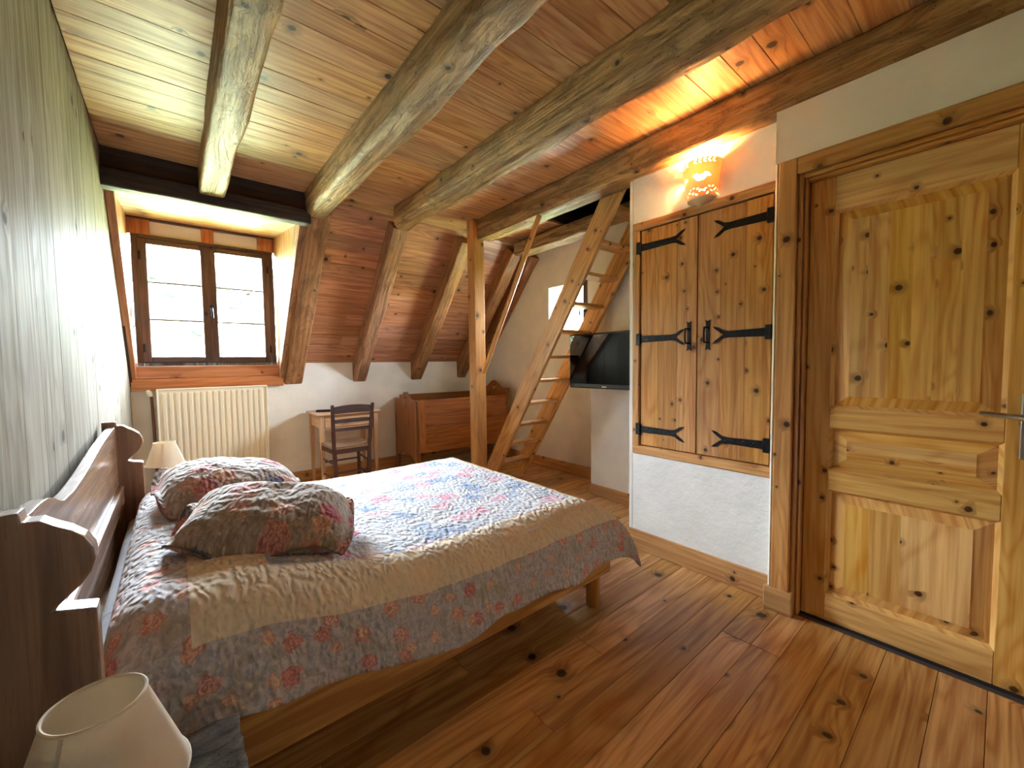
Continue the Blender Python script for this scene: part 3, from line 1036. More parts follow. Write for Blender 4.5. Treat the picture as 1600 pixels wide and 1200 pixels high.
def tree_mesh(seed):
    bm = bmesh.new()
    bmesh.ops.create_icosphere(bm, subdivisions=3, radius=1.0)
    for v in bm.verts:
        k = 1 + 0.45 * mnoise.noise(v.co * 1.8 + Vector((seed, 0, 0))) + 0.25 * mnoise.noise(v.co * 5 + Vector((seed, 3, 0)))
        v.co = Vector((v.co.x * k, v.co.y * k, v.co.z * k * 1.15 + 1.3))
    bmesh.ops.create_cone(bm, cap_ends=True, segments=8, radius1=0.12, radius2=0.09, depth=1.0, matrix=Matrix.Translation((0, 0, 0.2)))
    return mesh_from_bm(bm, 'tree', True)


TM = [tree_mesh(s) for s in (1.0, 4.0, 9.0)]
placed = []
i = 0
while len(placed) < 40 and i < 4000:
    i += 1
    far = random.random() < 0.6
    yy = random.uniform(95, 150) if far else random.uniform(45, 90)
    xx = random.uniform(-0.10, 0.28) * yy
    sc = random.uniform(1.8, 3.4) * (1.0 if far else 0.75)
    if any(math.hypot(xx - a, yy - b) < 1.75 * (sc + c) for a, b, c in placed):
        continue
    placed.append((xx, yy, sc))
    o = bpy.data.objects.new('tree', TM[i % 3])
    reg(o, Matrix.Translation((xx, yy, hill_h(xx, yy) - 0.4)) @ Matrix.Rotation(random.uniform(0, 6), 4, 'Z') @ Matrix.Scale(sc, 4))
    setmat(o, LEAF)
    tag(o, 'round leafy tree on the hillside outside the window', 'tree', 'trees on the hillside')

# ------------------------------------------------------------------ door
XLF = 2.234
door = empty('door_1', (XLF, 0.2, 0), 'honey pine panelled door with a nickel lever handle', 'door', kind='structure')
sy0, sy1 = -0.01, 0.488
box('stile', (XLF, sy1, 0.012), (XLF + 0.04, DY1 - 0.003, DZ1), W['door'], 'Z', door, 0.002)
box('stile', (XLF, DY0, 0.012), (XLF + 0.04, sy0, DZ1), W['door'], 'Z', door, 0.002)
for a, b in ((0.012, 0.136), (0.614, 0.709), (0.895, 0.983), (1.84, DZ1)):
    box('rail', (XLF, sy0 + 0.0006, a), (XLF + 0.04, sy1 - 0.0006, b), W['door'], 'Y', door, 0.002)


def panel(z0, z1, grain, strips):
    y0, y1 = sy0, sy1
    # sloped raised field: outer groove level, bevel, flat field
    xo, xg, xf = XLF + 0.004, XLF + 0.022, XLF + 0.008
    mo, be = 0.012, 0.05
    # moulding (ovolo lip) round the opening
    md = []
    r0 = [(y0, z0), (y1, z0), (y1, z1), (y0, z1)]
    r1 = [(y0 + mo, z0 + mo), (y1 - mo, z0 + mo), (y1 - mo, z1 - mo), (y0 + mo, z1 - mo)]
    vv = [(xo, *p) for p in r0] + [(xg, *p) for p in r1] + [(XLF + 0.03, *p) for p in r0]
    ff = []
    for i in range(4):
        j = (i + 1) % 4
        ff += [[i, j, 4 + j, 4 + i], [4 + i, 4 + j, 8 + j, 8 + i]]
    pn = empty_part('panel', (XLF, (y0 + y1) / 2, (z0 + z1) / 2), door)
    wmesh('moulding', vv, ff, W['door'], grain, pn)
    # bevelled field split into glued strips
    a0, a1, b0, b1 = y0 + mo, y1 - mo, z0 + mo, z1 - mo
    f0, f1, g0, g1 = a0 + be, a1 - be, b0 + be * 0.8, b1 - be * 0.8
    vv = [(xg, a0, b0), (xg, a1, b0), (xg, a1, b1), (xg, a0, b1), (xf, f0, g0), (xf, f1, g0), (xf, f1, g1), (xf, f0, g1),
          (XLF + 0.034, a0, b0), (XLF + 0.034, a1, b0), (XLF + 0.034, a1, b1), (XLF + 0.034, a0, b1)]
    ff = [[0, 1, 5, 4], [1, 2, 6, 5], [2, 3, 7, 6], [3, 0, 4, 7], [4, 5, 6, 7], [8, 9, 10, 11], [0, 1, 9, 8], [1, 2, 10, 9], [2, 3, 11, 10], [3, 0, 8, 11]]
    wmesh('bevel', vv, ff, W['door'], grain, pn)
    lo, hi = (f0, f1) if grain == 'Z' else (g0, g1)
    cuts = [lo] + [lo + (hi - lo) * t for t in strips] + [hi]
    for p, q in zip(cuts, cuts[1:]):
        if grain == 'Z':
            box('strip', (xf - 0.0015, p, g0), (xf + 0.006, q, g1), W['door'], 'Z', pn, 0.0004)
        else:
            box('strip', (xf - 0.0015, f0, p), (xf + 0.006, f1, q), W['door'], 'Y', pn, 0.0004)


def empty_part(name, loc, parent):
    o = bpy.data.objects.new(name, None)
    o.empty_display_size = 0.03
    reg(o, Matrix.Translation(Vector(loc)), parent)
    return o


panel(0.983, 1.84, 'Z', (0.16, 0.33, 0.5, 0.68, 0.86))
panel(0.709, 0.895, 'Y', (0.45,))
panel(0.136, 0.614, 'Z', (0.52, 0.78))
# handle
hn = box('handle', (XLF - 0.007, -0.085, 0.845), (XLF, -0.043, 1.072), CHROME, 'Z', door, 0.003)
tube('lever', [(XLF - 0.005, -0.063, 0.992), (XLF - 0.05, -0.063, 0.992), (XLF - 0.058, -0.045, 0.994), (XLF - 0.058, 0.05, 1.004)], [0.010, 0.010, 0.010, 0.007], CHROME, hn, 12)
# frame
fr = empty('trim_5', (XD, 0.2, 0), 'pine door frame with moulded inner edge', 'door frame', kind='structure')
xo = XD - 0.006
box('architrave', (xo, 0.612, 0.0), (XD + 0.1, 0.684, FT), W['trim'], 'Z', fr, 0.004)
box('moulding', (xo + 0.018, 0.594, 0.0), (XD + 0.1, 0.6125, FT - 0.072), W['trim'], 'Z', fr, 0.006)
box('moulding', (xo + 0.036, DY1, 0.0), (XD + 0.1, 0.5945, FT - 0.09), W['trim'], 'Z', fr, 0.006)
box('architrave', (xo, -0.28, 0.0), (XD + 0.1, -0.208, FT), W['trim'], 'Z', fr, 0.004)
box('moulding', (xo + 0.018, -0.2085, 0.0), (XD + 0.1, DY0 - 0.002, FT - 0.072), W['trim'], 'Z', fr, 0.006)
box('architrave', (xo, -0.2075, FT - 0.072), (XD + 0.1, 0.6115, FT), W['trim'], 'Y', fr, 0.004)
box('moulding', (xo + 0.018, DY0, FT - 0.092), (XD + 0.1, 0.594, FT - 0.0725), W['trim'], 'Y', fr, 0.006)
box('moulding', (xo + 0.036, DY0, DZ1 + 0.002), (XD + 0.1, DY1, FT - 0.0925), W['trim'], 'Y', fr, 0.004)
box('plinth', (xo - 0.012, 0.592, 0.0), (XD + 0.02, YE + 0.012, 0.11), W['trim'], 'Y', fr, 0.005)
ds = box('gap_shade_strip', (XLF - 0.004, DY0, 0.0), (XLF + 0.05, DY1, 0.011), plain('door_gap_dark', (30, 26, 26), 0.6), 'Y', door, 0.002)  # dark strip colours in the shade of the gap below the leaf
box('threshold', (XLF - 0.03, DY0, -0.005), (XLF + 0.1, DY1, 0.002), plain('grey_threshold', (74, 66, 62), 0.5), 'Y', fr, 0.001)
bk = box('wall_passage', (XD + 0.12, -0.3, 0), (XD + 0.28, 0.69, FT), BACK, bev=0)
tag(bk, 'backing behind the closed pine door', 'wall', kind='structure')

# ------------------------------------------------------------------ built-in cupboard
cb = empty('cupboard', (XC, 1.1, CF[2]), 'built-in pine wall cupboard with two plank doors and black iron hinges', 'cupboard')
xf = XC - 0.014
fwid = 0.05
box('frame', (xf, CF[1] - fwid, CF[2] + 0.045), (XC + 0.06, CF[1], CF[3] - 0.045), W['cup'], 'Z', cb, 0.005)
box('frame', (xf, YE + 0.002, CF[2] + 0.045), (XC + 0.06, 0.722, CF[3] - 0.045), W['cup'], 'Z', cb, 0.003)
for a, b in ((CF[2], CF[2] + 0.055), (CF[3] - 0.048, CF[3])):
    box('frame', (xf, YE + 0.002, a), (XC + 0.06, CF[1], b), W['cup'], 'Y', cb, 0.006)
box('inner_back', (XC + 0.07, YE, CF[2]), (XC + 0.09, CF[1], CF[3]), BACK, 'Z', cb, 0.0)
SPL = 1.092
doors = []
for (a, b) in ((SPL + 0.003, CF[1] - fwid - 0.012), (0.726, SPL - 0.003)):
    dd = empty_part('door', (XC, (a + b) / 2, 1.3), cb)
    nb = 3
    for k in range(nb):
        p = a + (b - a) * k / nb
        q = a + (b - a) * (k + 1) / nb
        box('board', (XC - 0.008, p + 0.0002, CF[2] + 0.062), (XC + 0.016, q - 0.0002, CF[3] - 0.058), W['cup'], 'Z', dd, 0.001)
    doors.append(dd)


def strap(y_h, y_tip, z, dd, droop=0.0):
    """strap hinge with fishtail; y_h hinge side, y_tip the forked end"""
    sg = 1 if y_tip > y_h else -1
    x = XC - 0.0125
    hw = 0.021
    ye = y_tip - sg * 0.085
    up = [(y_h + sg * 0.028, z + hw), (ye, z + hw * 0.8), (ye + sg * 0.03, z + hw * 1.0), (ye + sg * 0.06, z + hw * 1.9), (y_tip, z + hw * 2.2)]
    mid = [(y_tip - sg * 0.012, z + hw * 1.5), (ye + sg * 0.045, z + hw * 0.5), (ye + sg * 0.03, z), (ye + sg * 0.045, z - hw * 0.5), (y_tip - sg * 0.012, z - hw * 1.5)]
    dn = [(y_tip, z - hw * 2.2), (ye + sg * 0.06, z - hw * 1.9), (ye + sg * 0.03, z - hw), (ye, z - hw * 0.8), (y_h + sg * 0.028, z - hw)]
    st_ = prism('strap_hinge', [(x, a, b) for a, b in up + mid + dn], (0.005, 0, 0), IRON, 'Y', dd)
    box('pivot', (x - 0.008, min(y_h, y_h + sg * 0.03), z - 0.036), (x + 0.006, max(y_h, y_h + sg * 0.03), z + 0.036), IRON, 'Z', st_, 0.003)
    for t in (0.25, 0.55, 0.85):
        yy = y_h + sg * 0.03 + (ye - y_h - sg * 0.03) * t
        lathe('nail_head', [(0.007, 0), (0.006, 0.003), (0.002, 0.005)], (0, 0, 0), IRON, st_, 8).matrix_basis = Matrix.Translation((x, yy, z)) @ Matrix.Rotation(-PI / 2, 4, 'Y')


for z in (0.775, 1.335, 1.893):
    strap(1.474, 1.162, z, doors[0])
    strap(0.722, 1.006, z, doors[1])


def pull(yc, sg, dd):
    x = XC - 0.013
    z = 1.337
    pts = [(yc - 0.009, z - 0.045), (yc - 0.010, z - 0.07), (yc - 0.014, z - 0.082), (yc, z - 0.074), (yc + 0.014, z - 0.082), (yc + 0.010, z - 0.07), (yc + 0.009, z - 0.045),
           (yc + 0.009, z + 0.045), (yc + 0.010, z + 0.07), (yc + 0.014, z + 0.082), (yc, z + 0.074), (yc - 0.014, z + 0.082), (yc - 0.010, z + 0.07), (yc - 0.009, z + 0.045)]
    pl_ = prism('pull', [(x, a, b) for a, b in pts], (0.005, 0, 0), IRON, 'Z', dd)
    tube('ring_handle', [(x, yc, z - 0.04), (x - 0.04, yc, z - 0.04), (x - 0.045, yc, z), (x - 0.04, yc, z + 0.04), (x, yc, z + 0.04)], 0.005, IRON, pl_, 8)


pull(1.137, -1, doors[0])
pull(1.032, 1, doors[1])

# ------------------------------------------------------------------ pierced ceramic wall lamp
LC = (XC, 1.075, 2.065)
LH = 0.19


def leaf(u, v, cu, cv, a, l, w):
    du, dv = u - cu, v - cv
    p = du * math.cos(a) + dv * math.sin(a)
    q = -du * math.sin(a) + dv * math.cos(a)
    return (p / l) ** 2 + (q / w) ** 2 < 1


def pierced(u, v):
    """u 0..1 round the half shell, v 0..1 up"""
    for k in range(5):
        for c0 in (0.06, 0.52):
            cu = c0 + 0.075 * k
            if cu > 0.97:
                continue
            if leaf(u, v, cu, 0.955, 0.8, 0.032, 0.015) or leaf(u, v, cu, 0.895, -0.8, 0.032, 0.015):
                return True
    for c0, s_ in ((0.60, 1), (0.16, 1)):
        if leaf(u, v, c0, 0.50, 0.15, 0.095, 0.075) or leaf(u, v, c0 - 0.09, 0.57, 0.5, 0.05, 0.05) or leaf(u, v, c0 + 0.12, 0.565, -0.75, 0.075, 0.035):
            return True
    for k in range(13):
        if leaf(u, v, 0.04 + 0.078 * k, 0.13 + 0.05 * math.sin(k * 1.9), 0.9 if k % 2 else -0.6, 0.036, 0.015):
            return True
        if leaf(u, v, 0.07 + 0.078 * k, 0.22 + 0.04 * math.cos(k * 1.3), -0.9 if k % 2 else 0.6, 0.028, 0.012):
            return True
    return False


NU, NV = 110, 84
vs = []
for j in range(NV + 1):
    v = j / NV
    r = 0.075 + 0.027 * v
    for i in range(NU + 1):
        a = PI * i / NU
        vs.append((LC[0] - r * math.sin(a) * 0.95, LC[1] + r * math.cos(a), LC[2] + LH * v))
fs = []
for j in range(NV):
    for i in range(NU):
        if not pierced((i + .5) / NU, (j + .5) / NV):
            a = j * (NU + 1) + i
            fs.append([a, a + 1, a + NU + 2, a + NU + 1])
lamp = empty('wall_lamp', (XC, LC[1], LC[2]), 'pierced ceramic half-round wall lamp glowing above the cupboard', 'lamp')
CER = plain('glazed_ceramic', (226, 196, 158), 0.35)
_ct = CER.node_tree
_tr = _ct.nodes.new('ShaderNodeBsdfTranslucent')
_tr.inputs[0].default_value = lin((240, 206, 160))
_mx = _ct.nodes.new('ShaderNodeMixShader')
_mx.inputs[0].default_value = 0.10
_ct.links.new(_ct.nodes['Principled BSDF'].outputs[0], _mx.inputs[1])
_ct.links.new(_tr.outputs[0], _mx.inputs[2])
_ct.links.new(_mx.outputs[0], _ct.nodes['Material Output'].inputs[0])
shl = wmesh('shade', vs, fs, CER, 'X', lamp, True)
md = shl.modifiers.new('thick', 'SOLIDIFY')
md.thickness = 0.004
md.offset = -1
# closed floor and little front finial
ba = [(LC[0] - 0.075 * 0.95 * math.sin(PI * i / 20), LC[1] + 0.075 * math.cos(PI * i / 20), LC[2]) for i in range(21)]
prism('base', ba, (0, 0, 0.006), CER, 'X', lamp)
tip = (LC[0] - 0.02, LC[1], LC[2] - 0.035)
prism('finial', ba, (0, 0, -0.001), CER, 'X', lamp)
fv = ba + [tip]
wmesh('finial', fv, [[i, i + 1, 21] for i in range(20)] + [[20, 0, 21]], CER, 'X', lamp, False)
_n = NT('warm_bulb')
_n.set(Base_Color=(1, 0.9, 0.7, 1), Emission_Color=(1.0, 0.62, 0.27, 1), Emission_Strength=60.0)
lathe('bulb', [(0.004, -0.03), (0.016, -0.022), (0.022, 0.0), (0.018, 0.02), (0.008, 0.032)], (LC[0] - 0.04, LC[1], LC[2] + 0.11), _n.m, lamp, 14)
ld = bpy.data.lights.new('bulb_light', 'POINT')
ld.energy = LAMP_W
ld.color = (1.0, 0.50, 0.18)
ld.shadow_soft_size = 0.022
lo = bpy.data.objects.new('bulb_light', ld)
reg(lo, Matrix.Translation((LC[0] - 0.045, LC[1], LC[2] + 0.15)), lamp)

# ------------------------------------------------------------------ bed
bed = empty('bed', (0.7, 1.9, 0), 'double bed frame with tall shaped dark wooden headboard ends', 'bed')
BY0, BY1 = 1.09, 2.685


def arc(c, r, a0, a1, n):
    return [(c[0] + r * math.cos(math.radians(a0 + (a1 - a0) * i / n)), c[1] + r * math.sin(math.radians(a0 + (a1 - a0) * i / n))) for i in range(n + 1)]


prof = [(-0.268, 0.0), (-0.268, 0.948), (-0.220, 0.948), (-0.217, 0.930), (-0.196, 0.928)]
prof += [(-0.180, 0.915), (-0.160, 0.902), (-0.142, 0.885), (-0.131, 0.862), (-0.129, 0.838), (-0.136, 0.815), (-0.150, 0.795), (-0.166, 0.780), (-0.180, 0.766), (-0.186, 0.758)]
prof += [(-0.132, 0.744), (-0.132, 0.0)]
for (y0, y1) in ((BY0, BY0 + 0.045), (BY1 - 0.045, BY1)):
    prism('headboard_end', [(a, y0, b) for a, b in prof], (0, y1 - y0, 0), W['head'], 'Z', bed, bev=0.004)
# shaped back panel
HB = [(1.13, 0.925), (1.26, 0.924), (1.32, 0.919), (1.38, 0.905), (1.43, 0.886), (1.48, 0.874), (1.6, 0.869), (1.76, 0.874), (1.95, 0.889), (2.135, 0.905), (2.35, 0.916), (2.5, 0.921), (2.64, 0.925)]


def hb_top(y):
    for (a, za), (b, zb) in zip(HB, HB[1:]):
        if y <= b:
            t = (y - a) / (b - a)
            return za + (zb - za) * t
    return HB[-1][1]


top = []
N = 48
for i in range(N + 1):
    t = i / N
    y = BY0 + 0.045 + (BY1 - BY0 - 0.09) * t
    z = hb_top(y)
    top.append((-0.222, y, z))
hbp = prism('headboard_panel', [(-0.222, BY0 + 0.045, 0.22)] + top + [(-0.222, BY1 - 0.045, 0.22)], (-0.03, 0, 0), W['head'], 'Y', bed, bev=0.003)
box('headboard_rail', (-0.224, BY0 + 0.045, 0.56), (-0.205, BY1 - 0.045, 0.645), W['head'], 'Y', bed, 0.004)
box('side_rail', (-0.14, 1.195, 0.175), (1.602, 1.225, 0.315), W['bed'], 'X', bed, 0.004)
box('side_rail', (-0.14, 2.60, 0.175), (1.602, 2.63, 0.315), W['bed'], 'X', bed, 0.004)
box('foot_rail', (1.572, 1.2255, 0.175), (1.60, 2.5995, 0.315), W['bed'], 'Y', bed, 0.004)
for k in range(9):
    x = 0.0 + k * 0.185
    box('slat', (x, 1.226, 0.285), (x + 0.09, 2.599, 0.30), W['bed'], 'Y', bed, 0.002)
for (x, y) in ((1.548, 1.262), (1.548, 2.565), (0.75, 1.91)):
    tube('leg', [(x, y, 0.0), (x, y, 0.005), (x, y, 0.284)], [0.031, 0.034, 0.036], W['bed'], bed, 20, 'Z')


def soft_box(name, lo, hi, r, m, amp=0.006, n=(40, 34), label=None):
    bm = bmesh.new()
    bmesh.ops.create_cube(bm, size=1.0)
    d = Vector(hi) - Vector(lo)
    bmesh.ops.scale(bm, vec=d, verts=bm.verts)
    bmesh.ops.bevel(bm, geom=list(bm.edges), offset=r, segments=5, affect='EDGES', profile=0.6)
    bmesh.ops.subdivide_edges(bm, edges=[e for e in bm.edges if e.calc_length() > 0.3], cuts=14, use_grid_fill=True)
    c = (Vector(lo) + Vector(hi)) / 2
    for v in bm.verts:
        v.co += Vector((0, 0, 1)) * amp * mnoise.noise((v.co + c) * 4)
    me = mesh_from_bm(bm, name, True)
    o = bpy.data.objects.new(name, me)
    reg(o, Matrix.Translation(c))
    setmat(o, m)
    return o


mt = soft_box('mattress', (-0.195, 1.228, 0.302), (1.568, 2.596, 0.503), 0.05, SHEET)
tag(mt, 'mattress in a white fitted sheet on the double bed', 'mattress')

# quilt draped over mattress and bolster
def sidep(q, r):
    """outward, down for arc length q past the edge of the flat top"""
    if q <= 0:
        return 0.0, 0.0
    L = r * PI / 2
    if q < L:
        a = q / r
        return r * math.sin(a), r * (1 - math.cos(a))
    return r + 0.10 * (q - L), r + 0.995 * (q - L)


RQ = 0.17
U0, U1 = 0.0 - 0.30, QC[0] + QH[0] + 0.385     # along the bed
V0, V1 = QC[1] - QH[1] - 0.372, QC[1] + QH[1] + 0.372
UF = QC[0] + QH[0] - 0.005                      # start of foot rounding
VN, VF = QC[1] - QH[1], QC[1] + QH[1]


def ztop(x):
    h = 0.112 / (1 + math.exp((x - 0.33) / 0.11))
    return 0.527 + h


def quilt_pt(u, v):
    # head end: rolls over the bolster
    x = u
    zh = 0.0
    if u < -0.06:
        ox, oz = sidep(-0.06 - u, 0.09)
        x = -0.06 - ox
        zh = oz
        if zh > 0.11:
            zh = 0.11 + (zh - 0.11) * 0.2
            x = -0.06 - ox * 0.98
    qu = max(0.0, u - UF)
    qv = max(0.0, VN - v) if v < QC[1] else max(0.0, v - VF)
    sg = -1 if v < QC[1] else 1
    yb = min(max(v, VN), VF)
    xb = min(x, UF)
    ou, zu = sidep(qu, RQ)
    ov, zv = sidep(qv, RQ)
    mn = min(qu, qv)
    if mn > 0:
        dz = max(zu, zv) + 0.10 * min(zu, zv)
        k = 0.34 * max(0.0, mn - 0.12)
        ou += k * 0.9
        ov += k * 0.55
    else:
        dz = zu + zv
    # hanging folds
    hang_v = max(0.0, qv - 0.22)
    hang_u = max(0.0, qu - 0.22)
    ov += hang_v * 0.09 * math.sin(x * 11 + 0.6 * math.sin(x * 5)) + hang_v * 0.05
    ou += hang_u * 0.25 * math.sin(v * 12)
    X = xb + ou
    Y = yb + sg * ov
    Z = ztop(xb) - dz - zh
    nz = mnoise.noise(Vector((u * 5, v * 5, 2.0))) * 0.0045 + mnoise.noise(Vector((u * 16, v * 16, 7.0))) * 0.0022
    Z += nz
    if qv > 0.1:
        Y += nz * 1.2
    return (X, Y, max(Z, 0.03))


NQU, NQV = 190, 170
vs, uv = [], []
for i in range(NQU + 1):
    u = U0 + (U1 - U0) * i / NQU
    for j in range(NQV + 1):
        v = V0 + (V1 - V0) * j / NQV
        # slightly wavy hem
        vv = v
        if j < 8:
            vv = v + (8 - j) / 8 * 0.006 * math.sin(u * 17 + 1.3 * math.sin(u * 6))
        vs.append(quilt_pt(u, vv))
        uv.append((u, v))
fs = []
for i in range(NQU):
    for j in range(NQV):
        a = i * (NQV + 1) + j
        fs.append([a, a + 1, a + NQV + 2, a + NQV + 1])
ql = wmesh('quilt', vs, fs, QUILT, 'X', None, True, uvs=uv)
md = ql.modifiers.new('thick', 'SOLIDIFY')
md.thickness = 0.005
md.offset = 0
tag(ql, 'patchwork quilt with cream band and grey floral border spread over the bed', 'quilt')


def pillow(name, c, size, rot, tilt, h, m, label, seed):
    N = 44
    vs, fs, uv = [], [], []
    R = Matrix.Rotation(rot, 4, 'Z') @ Matrix.Rotation(tilt[0], 4, 'X') @ Matrix.Rotation(tilt[1], 4, 'Y')
    for side in (1, -1):
        for i in range(N + 1):
            for j in range(N + 1):
                a, b = -1 + 2 * i / N, -1 + 2 * j / N
                fl = 0.90
                ra, rb = min(1, abs(a) / fl), min(1, abs(b) / fl)
                t = max(0, (1 - ra ** 2.6)) ** 0.55 * max(0, (1 - rb ** 2.6)) ** 0.55
                pinch = 1 - 0.045 * (1 - abs(b) ** 2) * abs(a) ** 3
                pinch2 = 1 - 0.045 * (1 - abs(a) ** 2) * abs(b) ** 3
                w = mnoise.noise(Vector((a * 2.2 + seed, b * 2.2, 0.5))) * 0.018 + mnoise.noise(Vector((a * 6 + seed, b * 6, 3))) * 0.008
                ed = max(abs(a), abs(b)) ** 6
                z = side * (0.004 + h * t * (1.0 if side > 0 else 0.45)) + w * (t + 0.4 * ed) + 0.026 * ed * math.sin(4.5 * (a - b) + seed)
                cr_ = 1 - 0.16 * (abs(a) * abs(b)) ** 3
                p = R @ Vector((a * size[0] / 2 * pinch * cr_, b * size[1] / 2 * pinch2 * cr_, z))
                vs.append(tuple(p + Vector(c)))
                uv.append((a * size[0] / 2 + side * 3, b * size[1] / 2))
    n1 = (N + 1) ** 2
    for s_ in (0, 1):
        for i in range(N):
            for j in range(N):
                a = s_ * n1 + i * (N + 1) + j
                f = [a, a + 1, a + N + 2, a + N + 1]
                fs.append(f if s_ == 0 else f[::-1])
    rim = [(i, 0) for i in range(N)] + [(N, j) for j in range(N)] + [(N - i, N) for i in range(N)] + [(0, N - j) for j in range(N)]
    ids = [i * (N + 1) + j for i, j in rim]
    for k in range(len(ids)):
        a, b = ids[k], ids[(k + 1) % len(ids)]
        fs.append([a, b, n1 + b, n1 + a])
    o = wmesh(name, vs, fs, m, 'X', None, True, uvs=uv)
    return tag(o, label, 'pillow', 'floral pillows on the quilt')


pillow('pillow', (0.245, 1.63, 0.645), (0.57, 0.44), math.radians(-20), (0.12, 0.16), 0.115, PIL_A, 'floral quilted pillow with dark blue flowers, nearer the lampshade with the slate table', 1.0)
pillow('pillow', (0.185, 2.17, 0.652), (0.58, 0.56), math.radians(3), (0.08, 0.19), 0.125, PIL_B, 'floral quilted pillow on the radiator side of the bed', 4.0)


# ------------------------------------------------------------------ bedside tables and lamps
def bedside(x0, x1, y0, y1, z, label):
    t = empty('bedside_table', ((x0 + x1) / 2, (y0 + y1) / 2, 0), label, 'table', 'bedside tables')
    nx, ny = 26, 26
    vs, fs = [], []
    for s_ in (0, 1):
        for i in range(nx + 1):
            for j in range(ny + 1):
                a, b = i / nx, j / ny
                x = x0 + (x1 - x0) * a
                y = y0 + (y1 - y0) * b
                edge = min(a, 1 - a, b, 1 - b)
                jag = 0.006 if edge < 1e-6 else 0
                x += jag * mnoise.noise(Vector((y * 40, x * 9, 1)))
                y += jag * mnoise.noise(Vector((x * 40, y * 9, 5)))
                zz = z + (mnoise.noise(Vector((x * 16, y * 30, 0))) * 0.004 + mnoise.noise(Vector((x * 45, y * 70, 2))) * 0.002 - 0.004 if s_ == 0 else -0.035)
                vs.append((x, y, zz))
    n1 = (nx + 1) * (ny + 1)
    for s_ in (0, 1):
        for i in range(nx):
            for j in range(ny):
                a = s_ * n1 + i * (ny + 1) + j
                fs.append([a, a + 1, a + ny + 2, a + ny + 1])
    rim = [(i, 0) for i in range(nx)] + [(nx, j) for j in range(ny)] + [(nx - i, ny) for i in range(nx)] + [(0, ny - j) for j in range(ny)]
    ids = [i * (ny + 1) + j for i, j in rim]
    for k in range(len(ids)):
        a, b = ids[k], ids[(k + 1) % len(ids)]
        fs.append([a, b, n1 + b, n1 + a])
    wmesh('slate_top', vs, fs, SLATE, 'X', t, True)
    for (x, y) in ((x0 + .04, y0 + .04), (x1 - .04, y0 + .04), (x0 + .04, y1 - .04), (x1 - .04, y1 - .04)):
        box('leg', (x - 0.018, y - 0.018, 0), (x + 0.018, y + 0.018, z - 0.036), W['head'], 'Z', t, 0.003)
    return t


def table_lamp(x, y, z, label, rz=0.0):
    t = empty('table_lamp', (x, y, z), label, 'lamp', 'bedside table lamps')
    lathe('lamp_base', [(0.048, 0.0), (0.05, 0.012), (0.03, 0.03), (0.016, 0.055), (0.026, 0.10), (0.034, 0.13), (0.022, 0.165), (0.010, 0.185), (0.010, 0.22)], (x, y, z), plain('cream_ceramic', (214, 198, 170), 0.4), t, 28)
    h0, h1 = 0.243, 0.36
    sh = lathe('shade', [(0.084, h0), (0.0455, h1)], (x, y, z), SHADE, t, 56, True, 0.0012)
    for r, h in ((0.084, h0), (0.0455, h1)):
        tube('trim_ring', [(x + r * math.cos(2 * PI * k / 40), y + r * math.sin(2 * PI * k / 40), z + h) for k in range(41)], 0.0022, SHADE, sh, 6, cap=False)
    a = rz
    prism('seam', [(x + (0.0838) * math.cos(a + d), y + 0.0838 * math.sin(a + d), z + h0) for d in (-0.035, 0.035)] +
          [(x + 0.0455 * math.cos(a + d), y + 0.0455 * math.sin(a + d), z + h1) for d in (0.05, -0.05)], (0.0008 * math.cos(a), 0.0008 * math.sin(a), 0), SHADE, 'X', sh)
    tube('harp', [(x - 0.045, y, z + h0 + 0.05), (x, y, z + h0 + 0.045), (x + 0.045, y, z + h0 + 0.05)], 0.0016, CHROME, sh, 6)
    lathe('bulb', [(0.012, 0.22), (0.013, 0.24), (0.022, 0.27), (0.020, 0.29), (0.008, 0.302)], (x, y, z), WHITE_PL, t, 16)
    return t


bedside(-0.262, 0.078, 0.66, 1.07, 0.432, 'bedside table with rough slate top by the end of the bed nearer the door')
bedside(-0.262, 0.078, 2.71, 3.05, 0.432, 'bedside table hidden beyond the pillows, under the radiator-side lamp')
table_lamp(-0.089, 0.685, 0.437, 'cream tapered bedside lampshade large in the near corner of the room', math.radians(-120))
table_lamp(-0.055, 2.86, 0.437, 'small cream bedside lampshade between the headboard and the radiator', math.radians(-100))

# ------------------------------------------------------------------ radiator
rad = empty('radiator', (0.28, 4.48, 0.16), 'cream ribbed panel radiator under the dormer window', 'radiator')
rx0, rx1, rz0, rz1, ry = -0.122, 0.678, 0.165, 1.018, 4.455
nr = 17
vs, fs = [], []
xs = [(rx0 + 0.012, 0.0)]
pw = (rx1 - rx0 - 0.06) / nr
for k in range(nr):
    xa = rx0 + 0.03 + k * pw
    xs += [(xa + 0.002, 0.0), (xa + 0.010, -0.010), (xa + pw - 0.014, -0.010), (xa + pw - 0.006, 0.0)]
xs.append((rx1 - 0.012, 0.0))
for z, k in ((rz0 + 0.01, 0), (rz0 + 0.05, 0), (rz0 + 0.065, 1), (rz1 - 0.045, 1), (rz1 - 0.03, 0), (rz1 - 0.008, 0)):
    for (x, d) in xs:
        vs.append((x, ry + 0.012 + d * k, z))
nxs = len(xs)
for j in range(5):
    for i in range(nxs - 1):
        fs.append([j * nxs + i, j * nxs + i + 1, (j + 1) * nxs + i + 1, (j + 1) * nxs + i])
wmesh('front_panel', vs, fs, ENAMEL, 'X', rad)
box('back_panel', (rx0 + 0.01, ry + 0.06, rz0), (rx1 - 0.01, ry + 0.075, rz1 - 0.01), ENAMEL, 'X', rad, 0.003)
box('side_cover', (rx0, ry, rz0), (rx0 + 0.014, ry + 0.08, rz1), ENAMEL, 'Z', rad, 0.004)
